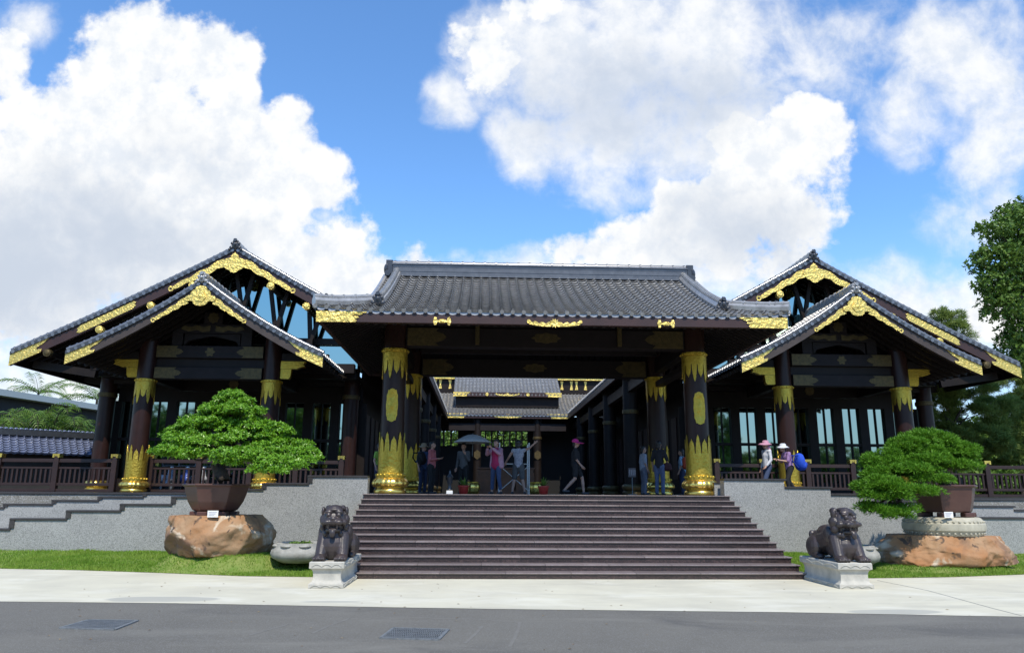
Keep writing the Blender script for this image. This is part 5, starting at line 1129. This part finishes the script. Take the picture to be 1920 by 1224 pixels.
# ================================================================== people
SKIN=mat('skin',(.42,.25,.18),.5,var=(.38,.21,.15),vscale=10); HAIR=mat('black_hair',(.012,.010,.009),.45)
def person(label,x,y,head,h,top,bottom,sleeve=1.0,leg=2.0,pose=None,hair=True,hat=None,shoes=(.04,.04,.045),z=ZP,group=None,topm=None,skirt=0,loose=1.0,inner=None):
    s=h/1.66; P=dict(pel=(0,0,.90),chest=(0,0,1.22),neck=(0,.005,1.41),head=(0,-.02,1.545))
    for sd,n in((1,'l'),(-1,'r')): P.update({n+'s':(sd*.165,0,1.345),n+'e':(sd*.215,.03,1.08),n+'w':(sd*.225,-.06,.85),n+'h':(sd*.085,0,.88),n+'k':(sd*.095,-.02,.48),n+'a':(sd*.10,.02,.075)})
    P.update(pose or {}); Rz=Matrix.Rotation(head,3,'Z'); O=Vector((x,y,z))
    P={k:Vector(v) for k,v in P.items()}
    def T(v): return O+Rz@(Vector(v)*s)
    root=thing('person',(x,y,z),label,'person',group)
    def mk(): return MB()
    def K(b,p,q,r0,r1): b.cap(T(p),T(q),r0*s,r1*s,10)
    def E(b,c,r): b.ell(T(c),tuple(k*s for k in r),12,8,Rz)
    b=mk(); K(b,P['pel'],P['chest'],.125,.125); E(b,P['chest'],(.165,.10,.15)); E(b,P['pel'],(.155,.11,.12)); K(b,P['chest'],P['neck'],.09,.05); K(b,P['neck'],P['head'],.05,.05)
    hd=P['head']; E(b,hd+Vector((0,.012,.02)),(.076,.094,.108)); E(b,hd+Vector((0,-.035,-.05)),(.055,.055,.06)); E(b,hd+Vector((0,-.092,-.01)),(.014,.02,.026)); E(b,hd+Vector((0,-.082,-.055)),(.026,.012,.012))
    for sd in(-1,1): E(b,hd+Vector((sd*.078,.01,0)),(.012,.02,.03)); E(b,hd+Vector((sd*.03,-.075,.03)),(.024,.014,.01))
    for n,sd in(('l',1),('r',-1)):
        K(b,P['chest']+Vector((sd*.08,0,.1)),P[n+'s'],.07,.055); K(b,P[n+'s'],P[n+'e'],.046,.038); K(b,P[n+'e'],P[n+'w'],.036,.027)
        d=(P[n+'w']-P[n+'e']).normalized(); sdv=d.cross(Vector((0,1,.2))).normalized() if abs(d.y)<.9 else Vector((1,0,0)); w=P[n+'w']
        K(b,w,w+d*.075,.026,.034); nv=sdv.cross(d).normalized()
        for f,(o,L) in enumerate(((-.028,.068),(-.009,.078),(.010,.073),(.028,.058))):
            q=w+d*.085+sdv*o; K(b,q,q+d*L*.55-nv*.008,.0095,.009); K(b,q+d*L*.55-nv*.008,q+d*L*.95-nv*.026,.009,.0075)
        q=w+d*.03-sdv*.03; K(b,q,q-sdv*.03+d*.035,.012,.010); K(b,q-sdv*.03+d*.035,q-sdv*.033+d*.065-nv*.01,.010,.008)
        K(b,P[n+'h'],P[n+'k'],.085,.055); K(b,P[n+'k'],P[n+'k'].lerp(P[n+'a'],.35),.05,.054); K(b,P[n+'k'].lerp(P[n+'a'],.35),P[n+'a'],.054,.034)
        K(b,P[n+'a']+Vector((0,.02,-.03)),P[n+'a']+Vector((0,-.13,-.045)),.038,.03)
    body=sculpt('body',b,SKIN,root,voxel=.011*s,it=3,fac=.4)
    c=mk(); lo=loose; K(c,P['pel']+Vector((0,0,-.02)),P['chest'],.135*lo,.135); E(c,P['chest'],(.18,.118,.165)); E(c,P['pel'],(.168*lo,.125*lo,.13)); K(c,P['chest'],P['chest'].lerp(P['neck'],.75),.105,.075)
    for n,sd in(('l',1),('r',-1)):
        K(c,P['chest']+Vector((sd*.08,0,.1)),P[n+'s'],.08,.066)
        if sleeve<=1: K(c,P[n+'s'],P[n+'s'].lerp(P[n+'e'],sleeve),.062,.058)
        else: K(c,P[n+'s'],P[n+'e'],.06,.05); K(c,P[n+'e'],P[n+'e'].lerp(P[n+'w'],sleeve-1),.05,.04)
    sculpt('top',c,top,root,voxel=.013*s,it=4)
    c=mk(); E(c,P['pel']+Vector((0,0,-.03)),(.172,.128,.13))
    for n,sd in(('l',1),('r',-1)):
        if leg<=1: K(c,P[n+'h'],P[n+'h'].lerp(P[n+'k'],leg),.105,.085)
        else: K(c,P[n+'h'],P[n+'k'],.1,.068); K(c,P[n+'k'],P[n+'k'].lerp(P[n+'a'],leg-1),.068,.056)
    sculpt('trousers' if leg>1 else 'shorts',c,bottom,root,voxel=.013*s,it=4)
    for n in'lr':
        c=mk(); a=P[n+'a']; K(c,a+Vector((0,.025,-.03)),a+Vector((0,-.14,-.04)),.046,.036); sculpt('shoe',c,flat('shoe_'+n,shoes,.6),root,voxel=.014*s,it=3)
    if hair:
        c=mk(); E(c,hd+Vector((0,.035,.04)),(.086,.092,.105)); E(c,hd+Vector((0,.07,-.05)),(.075,.045,.09)); E(c,hd+Vector((0,-.02,.095)),(.07,.075,.04)); sculpt('hair',c,HAIR,root,voxel=.012*s,it=3)
    if hat:
        kind,m=hat; c=mk(); hv=hd+Vector((0,.01,.05))
        n=28
        if kind in('bucket','flap'):
            for r,zz_,tl in((.0,.115,0),(.07,.11,0),(.094,.08,0),(.098,.03,0),(.175,-.005 if kind=='bucket' else .0,0),(.178,-.012,0)):
                pass
            vs=[];fs=[]; pr=[(.001,.105),(.06,.102),(.092,.08),(.10,.015),(.14,.0),(.185,-.035),(.187,-.042),(.14,-.008),(.10,.0)]
            for r,zz_ in pr:
                for i in range(n):
                    a=6.283*i/n; wv=(.012*math.sin(3*a) if r>.12 else 0); e=(1.25 if (kind=='flap' and math.sin(a)<-.2 and r>.12) else 1); vs.append(T(hv+Vector((math.cos(a)*r*.95,math.sin(a)*r*1.05*e,zz_+wv))))
            for k in range(len(pr)-1): fs+=[(k*n+i,k*n+(i+1)%n,(k+1)*n+(i+1)%n,(k+1)*n+i) for i in range(n)]
            fs.append(tuple(range(n))); c.add(vs,fs)
        if kind=='visor':
            E(c,hv+Vector((0,.01,.02)),(.10,.11,.085)); vs=[];fs=[]
            for r in(.09,.24):
                for zo in(.0,-.012):
                    for i in range(13): a=math.pi+math.pi*i/12; vs.append(T(hv+Vector((math.cos(a)*r*.8,math.sin(a)*r*1.1,.0+zo-.25*(r-.09)))))
            q=lambda a,i:a*13+i
            for i in range(12): fs+=[(q(0,i),q(0,i+1),q(2,i+1),q(2,i)),(q(1,i),q(3,i),q(3,i+1),q(1,i+1)),(q(2,i),q(2,i+1),q(3,i+1),q(3,i))]
            c.add(vs,fs)
        c.build('hat',m,root,smooth=60)
        if kind=='flap':
            c=mk(); E(c,hd+Vector((0,.08,-.06)),(.10,.055,.15)); E(c,hd+Vector((0,.10,-.16)),(.12,.06,.09)); sculpt('hat_flap',c,m,root,voxel=.013,it=4)
    return root,T,P,s
D=math.radians
def fl(n,c,v=None): return flat(n,c,.85,v)
WHT=fl('white_cotton',(.62,.63,.66)); PINK=fl('dusty_pink_cotton',(.50,.25,.34)); JEAN=fl('blue_denim',(.05,.075,.15)); BLK=fl('black_cloth',(.012,.012,.014)); NAVY=fl('navy_cloth',(.02,.03,.07)); GREY=fl('grey_cloth',(.10,.10,.10))
def backpack(c,sz,m,label,rz=0,m2=None):
    root=thing('backpack',tuple(c),label,'backpack'); b=MB(); Rz=Matrix.Rotation(rz,3,'Z')
    b.ell(c,(sz*.5,sz*.34,sz*.62),14,10,Rz); b.ell(Vector(c)+Rz@Vector((0,.12*sz,-.25*sz)),(sz*.46,sz*.34,sz*.36),14,10,Rz); b.ell(Vector(c)+Rz@Vector((0,.0,.35*sz)),(sz*.38,sz*.28,sz*.26),14,10,Rz)
    sculpt('bag',b,m,root,voxel=.016,it=3)
    for s in(-1,1): MB().tube([Vector(c)+Rz@Vector(v) for v in((s*sz*.3,-.25*sz,.45*sz),(s*sz*.34,-.62*sz,.42*sz),(s*sz*.36,-.72*sz,.05*sz),(s*sz*.33,-.3*sz,-.4*sz))],.022,6).build('strap',m2 or m,root,smooth=60)
    b=MB(); b.ell(Vector(c)+Rz@Vector((0,.36*sz,-.18*sz)),(sz*.34,sz*.16,sz*.22),12,8,Rz); b.build('pocket',m2 or m,root,smooth=60)
    return root
# two people in sun hats right of the porch
p=at(1442,921,7.2)
walk=dict(lk=(.09,-.16,.49),la=(.09,-.10,.09),rk=(-.09,-.02,.48),ra=(-.09,.22,.12),pel=(0,0,.90))
person('person in a dusty pink sun hat with neck flap and white shirt, walking left',p.x,p.y,D(-78),1.66,WHT,JEAN,1.9,2,dict(walk,le=(.22,.0,1.08),lw=(.2,-.16,.90)),True,('flap',PINK))
p=at(1484,921,6.9)
STRI=fl('purple_striped_knit',(.16,.07,.20),(.35,.22,.40))
person('person in a white bucket hat and purple striped top, leaning forward with a blue backpack',p.x,p.y,D(-84),1.60,STRI,BLK,.9,2,dict(walk,chest=(0,-.06,1.20),neck=(0,-.13,1.37),head=(0,-.19,1.49),ls=(.165,-.08,1.31),rs=(-.165,-.08,1.31),le=(.2,-.16,1.06),lw=(.13,-.36,1.10),re=(-.2,-.16,1.06),rw=(-.1,-.36,1.12)),True,('bucket',WHT))
backpack((p.x+.30,p.y-.05,ZP+1.02),.44,fl('royal_blue_nylon',(.012,.075,.55)),'royal blue backpack on the back of the person in the white bucket hat',D(-84),fl('dark_blue_nylon',(.01,.04,.3)))
# people on the porch
p=at(1080,922,6.6)
person('person in a bright pink visor hat, black top and shorts, striding right',p.x,p.y,D(86),1.62,BLK,BLK,.95,.75,dict(lk=(.09,-.2,.50),la=(.09,-.24,.08),rk=(-.09,.03,.48),ra=(-.09,.36,.14),re=(-.2,.0,1.07),rw=(-.2,-.16,.86),le=(.2,.0,1.07),lw=(.2,-.2,.88)),True,('visor',fl('hot_pink_cloth',(.62,.03,.22))))
p=at(930,922,6.9)
person('person in a pink jacket over a crimson top, raising a phone to photograph',p.x,p.y,D(-38),1.62,fl('crimson_knit',(.42,.02,.09)),JEAN,.2,1.75,dict(le=(.24,-.16,1.22),lw=(.07,-.36,1.40),re=(-.24,-.16,1.22),rw=(-.07,-.36,1.42),lk=(.13,-.03,.48),la=(.17,.02,.075),rk=(-.13,-.01,.48),ra=(-.16,.0,.075)),True,None,loose=1.15)
jk=bpy.context.scene.objects[-1] if False else None
ph=Vector((p.x,p.y,ZP))+Matrix.Rotation(D(-38),3,'Z')@Vector((0,-.47,1.45)); r_=thing('phone',tuple(ph),'small phone held up by the person in the pink jacket','phone'); b=MB(); b.box(-.075,.075,-.005,.005,-.038,.038); b.v=[tuple(ph+Matrix.Rotation(D(-38),3,'Z')@Vector(v)) for v in b.v]; b.build('case',BLK,r_,bevel=.002)
pj=[o for o in S.objects if o.get('label','').startswith('person in a pink jacket')][0]
def jacket(root,x,y,head,m):
    b=MB(); Rz=Matrix.Rotation(head,3,'Z'); O=Vector((x,y,ZP)); T=lambda v:O+Rz@(Vector(v)*.976)
    for sd in(-1,1):
        b.cap(T((sd*.13,.02,1.30)),T((sd*.16,.03,.86)),.085,.10,10); b.cap(T((sd*.165,0,1.345)),T((sd*.24,-.16,1.22)),.072,.062,10); b.cap(T((sd*.24,-.16,1.22)),T((sd*.11,-.31,1.36)),.062,.05,10)
    b.ell(T((0,.06,1.15)),(.16,.09,.30),12,8,Rz); sculpt('jacket',b,m,root,voxel=.014,it=4)
jacket(pj,p.x,p.y,D(-38),fl('pale_pink_cotton',(.48,.26,.32)))
p=at(972,922,7.3)
person('person in a striped vest and dark shorts, back turned, arm stretched up to the right',p.x,p.y,D(168),1.64,fl('striped_vest',(.20,.20,.23),(.42,.42,.46)),GREY,.15,.9,dict(le=(.3,-.02,1.15),lw=(.42,-.1,.98),re=(-.34,-.05,1.42),rw=(-.48,-.12,1.56),lk=(.13,-.02,.48),la=(.19,.02,.075),rk=(-.12,-.02,.48),ra=(-.2,0,.075)),True,None)
p=at(868,922,8.3)
person('person in dark grey clothes standing in the shade under a grey umbrella',p.x,p.y,D(-20),1.60,GREY,BLK,1.9,2,dict(le=(.22,-.08,1.10),lw=(.14,-.2,1.28)),True,None)
uc=at(886,828,8.1); um=thing('umbrella',tuple(uc),'grey umbrella held over the person in dark grey','umbrella')
b=MB(); R_=.62; vs=[];fs=[]; n=48
for k,(r,zz_) in enumerate(((.0,.30),(.25,.27),(.5,.19),(.75,.09),(1.,-.03),(1.,-.036),(.75,.08),(.25,.26))):
    for i in range(n): a=6.283*i/n; sc_=1-.05*abs(math.sin(4*a))*(r>.6); vs.append((uc.x+math.cos(a)*r*R_*sc_,uc.y+math.sin(a)*r*R_*sc_,uc.z+zz_*.8))
for k in range(7): fs+=[(k*n+i,k*n+(i+1)%n,(k+1)*n+(i+1)%n,(k+1)*n+i) for i in range(n)]
b.add(vs,fs); b.build('canopy',fl('grey_umbrella_cloth',(.52,.51,.50)),um,smooth=60)
b=MB(); b.cyl((uc.x,uc.y,uc.z-.45),(uc.x,uc.y,uc.z+.27),.008,n=8); b.build('shaft',STEEL,um)
p=at(808,922,8.0)
person('person in a coral pink jacket and black trousers, seen from the side, facing right',p.x,p.y,D(70),1.62,fl('coral_jacket',(.48,.13,.14)),BLK,1.85,2,dict(le=(.2,-.02,1.08),lw=(.12,-.24,1.12),re=(-.2,-.02,1.08),rw=(-.12,-.24,1.1)),True,None)
p=at(792,922,8.6)
person('person in a beige hat and blue top carrying a black backpack behind the coral jacket',p.x,p.y,D(40),1.58,fl('blue_shirt',(.04,.08,.2)),NAVY,1.,2,None,True,('bucket',fl('beige_hat',(.30,.22,.14))))
backpack((p.x-.05,p.y-.30,ZP+1.12),.36,BLK,'black backpack of the person in the beige hat',D(-40))
p=at(1238,922,7.6)
person('person in a dark shirt and blue jeans beside the inner right column, back turned',p.x,p.y,D(150),1.66,fl('dark_shirt',(.02,.018,.022)),fl('light_denim',(.12,.15,.25)),1.0,2,dict(re=(-.24,-.03,1.1),rw=(-.2,-.18,.92)),True,None)
b0=thing('shoulder_bag',(p.x+.22,p.y,ZP+.85),'dark red shoulder bag carried by the person in the dark shirt','bag'); b=MB(); b.ell((p.x+.24,p.y-.05,ZP+.88),(.15,.09,.13)); b.ell((p.x+.24,p.y-.05,ZP+.82),(.16,.10,.09)); sculpt('bag',b,fl('maroon_leather',(.06,.015,.015)),b0,voxel=.014); b=MB(); b.tube([(p.x+.14,p.y-.06,ZP+.95),(p.x+.08,p.y-.08,ZP+1.38),(p.x+.2,p.y+.03,ZP+1.36),(p.x+.33,p.y-.04,ZP+.95)],.012,6); b.build('strap',BLK,b0)
p=at(1208,922,8.4)
person('person in a white top and grey trousers partly behind the inner right column',p.x,p.y,D(100),1.55,fl('grey_white_top',(.32,.34,.4)),fl('pale_trousers',(.16,.17,.22)),.9,2,None,True,None)
p=at(1281,922,8.2)
person('person in a light blue shirt with an orange-red bag beside the right gilded column',p.x,p.y,D(-120),1.45,fl('light_blue_shirt',(.25,.38,.5)),NAVY,.9,2,None,True,None)
b0=thing('sling_bag',(p.x+.06,p.y-.15,ZP+.98),'orange-red sling bag on the person in the light blue shirt','bag'); b=MB(); b.ell((p.x+.05,p.y-.17,ZP+1.02),(.10,.09,.20)); b.ell((p.x+.06,p.y-.18,ZP+.93),(.11,.09,.12)); sculpt('bag',b,fl('orange_red_nylon',(.45,.06,.02)),b0,voxel=.014); b=MB(); b.tube([(p.x,p.y-.14,ZP+1.2),(p.x-.1,p.y-.05,ZP+1.26),(p.x-.12,p.y+.1,ZP+1.1)],.014,6); b.build('strap',BLK,b0)
p=at(708,921,7.4)
person('person in a lime green shirt with purple sleeves, mostly hidden behind the left gilded column',p.x,p.y,D(60),1.5,fl('lime_shirt',(.25,.42,.06)),NAVY,.55,2,None,True,None)
# ================================================================== things on the porch
def potted(px_,label):
    p=at(px_,921,6.4); root=thing('potted_plant',(p.x,6.4,ZP),label,'potted plant','red pots at the top of the stairs')
    MB().lathe((p.x,6.4,ZP),[(.10,0),(.12,.02),(.15,.20),(.17,.21),(.17,.25),(.14,.25),(.13,.2)],24).build('pot',mat('red_pot',(.40,.03,.02),.4),root,smooth=40)
    V=[]
    for k in range(26):
        a=6.283*k/26+random.uniform(-.2,.2); e=random.uniform(.35,1.3); L_=random.uniform(.22,.36); d=Vector((math.cos(a)*math.cos(e),math.sin(a)*math.cos(e),math.sin(e))); sdv=d.cross(Vector((0,0,1))).normalized()*.022
        b0=Vector((p.x,6.4,ZP+.22)); m_=b0+d*L_*.55; t_=b0+d*L_+Vector((0,0,-.10*L_)); V+=[tuple(b0-sdv*.6),tuple(b0+sdv*.6),tuple(m_+sdv),tuple(m_-sdv),tuple(m_-sdv),tuple(m_+sdv),tuple(t_+sdv*.1),tuple(t_-sdv*.1)]
    np_mesh('leaves',V,np.arange(len(V)).reshape(-1,4),LEAFK,root)
potted(869,'small bromeliad in a red pot at the stair top, the left one under the umbrella')
potted(1019,'small bromeliad in a red pot at the stair top, right of the scaffold frame')
for px_,Y,lab in((886,8.8,'low gilded drum stool behind the left red pot'),(1004,8.8,'low gilded drum stool behind the right red pot')):
    p=at(px_,921,Y); root=thing('drum_stool',(p.x,Y,ZP),lab,'stool','gilded drum stools'); MB().lathe((p.x,Y,ZP),[(.16,0),(.20,.02),(.21,.10),(.24,.18),(.24,.26),(.20,.34),(.19,.36)],32,mod=petal(10)).build('drum',GOLDP,root,smooth=60); MB().lathe((p.x,Y,ZP+.361),[(.2,0),(.2,.03)],24).build('lid',GOLDC,root)
p=at(843,921,5.9); root=thing('stone_lantern',(p.x,5.9,ZP),'small dark ornamental lantern on a white base at the stair top','lantern')
MB().box(p.x-.09,p.x+.09,5.82,5.98,ZP,ZP+.10).build('base',WHITEP,root,bevel=.008)
MB().lathe((p.x,5.9,ZP+.101),[(.06,0),(.08,.03),(.05,.08),(.045,.18),(.08,.22),(.075,.34),(.10,.37),(.05,.45),(.03,.48),(.035,.52),(.005,.58)],20).build('lantern',STON if False else TILED,root,smooth=50)
p=at(1186,921,8.); root=thing('notice_stand',(p.x,8.,ZP),'notice board on a thin pole left of the inner right column','sign')
MB().cyl((p.x,8.,ZP),(p.x,8.,ZP+.55),.015,n=10).build('pole',STEEL,root); MB().lathe((p.x,8.,ZP),[(.16,0),(.15,.025),(.02,.03)],20).build('foot',STEEL,root)
zt_=at(1186,877,8.).z; MB().box(p.x-.12,p.x+.12,7.98,8.0,ZP+.56,zt_).build('board',fl('pink_grey_notice',(.22,.17,.17),(.10,.09,.09)),root)
b=MB()
for k in range(4): b.box(p.x-.09+k*.055,p.x-.065+k*.055,7.975,7.978,ZP+.62,zt_-.05)
b.build('writing',fl('pale_print',(.45,.4,.4)),root)
# scaffold frame, wooden counter
p0=at(992,830,8.2);p1=at(992,921,8.2); q0=at(925,880,8.2)
sc_=thing('scaffold_frame',(p1.x,8.2,ZP),'white tubular scaffold frame with crossed braces beside the striped vest','scaffold')
for x in(p1.x,p1.x-.95):
    for y in(8.2,9.0): MB().cyl((x,y,ZP),(x,y,p0.z),.02,n=10).build('upright',WHITEP,sc_)
b=MB(); b.cyl((p1.x-.95,8.2,ZP+.95),(p1.x,8.2,ZP+.95),.016,n=8); b.build('crossbar',WHITEP,sc_)
for a,c in(((p1.x-.95,8.18,ZP+.1),(p1.x,8.18,ZP+.9)),((p1.x,8.22,ZP+.1),(p1.x-.95,8.22,ZP+.9))): MB().cyl(a,c,.012,n=8).build('brace',WHITEP,sc_)
a=at(897,876,13.);c=at(1000,921,13.); ct=thing('wooden_counter',((a.x+c.x)/2,13,ZP),'brown wooden reception counter behind the photographer','counter')
BRN=mat('brown_counter_wood',(.20,.075,.03),.45,var=(.12,.045,.02),vscale=3)
MB().box(a.x,c.x,13.,13.8,ZP,a.z-.06).build('cabinet',BRN,ct,bevel=.01); MB().box(a.x-.05,c.x+.05,12.95,13.85,a.z-.058,a.z).build('worktop',BRN,ct,bevel=.01)
for k in range(3):
    x=a.x+(c.x-a.x)*(k+.5)/3; MB().box(x-.38,x+.38,12.985,12.999,ZP+.15,a.z-.18).build('panel',BRN,ct)
# scooters behind the left railing
def scooter(px_,col,label,rz):
    p=at(px_,915,14.6); root=thing('parked_scooter',(p.x,14.6,ZP),label,'scooter','scooters parked behind the left railing'); M_=flat('scooter_paint',col,.3); Rz=Matrix.Rotation(rz,3,'Z'); O=Vector((p.x,14.6,ZP))
    T=lambda v:O+Rz@Vector(v)
    for x in(-.6,.6):
        w=MB(); 
        w.tube([T((x+math.cos(a)*.2,0,.24+math.sin(a)*.2)) for a in [6.283*k/20 for k in range(21)]],.05,8); w.build('wheel',BLK,root,smooth=60)
        MB().cyl(T((x,-.03,.24)),T((x,.03,.24)),.13,n=16).build('rim',STEEL,root)
    b=MB(); b.ell(T((-.38,0,.55)),(.36,.15,.18),14,10,Rz); b.cap(T((-.1,0,.36)),T((.3,0,.34)),.11,.10); b.cap(T((.38,0,.4)),T((.30,0,.85)),.13,.11); b.ell(T((.45,0,.5)),(.12,.13,.14),12,8,Rz); sculpt('bodywork',b,M_,root,voxel=.02)
    b=MB(); b.ell(T((-.32,0,.74)),(.36,.13,.07),14,8,Rz); b.build('seat',BLK,root,smooth=60)
    b=MB(); b.tube([T((.22,-.32,1.0)),T((.28,-.12,1.02)),T((.28,.12,1.02)),T((.22,.32,1.0))],.018,8); b.cyl(T((.29,0,.8)),T((.28,0,1.02)),.02); b.build('handlebar',STEEL,root)
    b=MB(); b.ell(T((.40,0,.93)),(.05,.08,.06),10,8,Rz); b.build('headlamp',WHITEP,root,smooth=60)
    for s in(-1,1): b=MB(); b.cyl(T((.24,s*.28,1.0)),T((.2,s*.32,1.2)),.007); b.ell(T((.2,s*.33,1.22)),(.015,.06,.04),10,6,Rz); b.build('mirror',STEEL,root,smooth=60)
scooter(312,(.30,.33,.40),'silver scooter parked behind the left railing, nearest the gilded column',D(-50)); scooter(345,(.05,.09,.35),'blue scooter parked behind the left railing, in the middle',D(-60)); scooter(372,(.45,.45,.45),'white scooter parked behind the left railing, above the pot',D(-48))
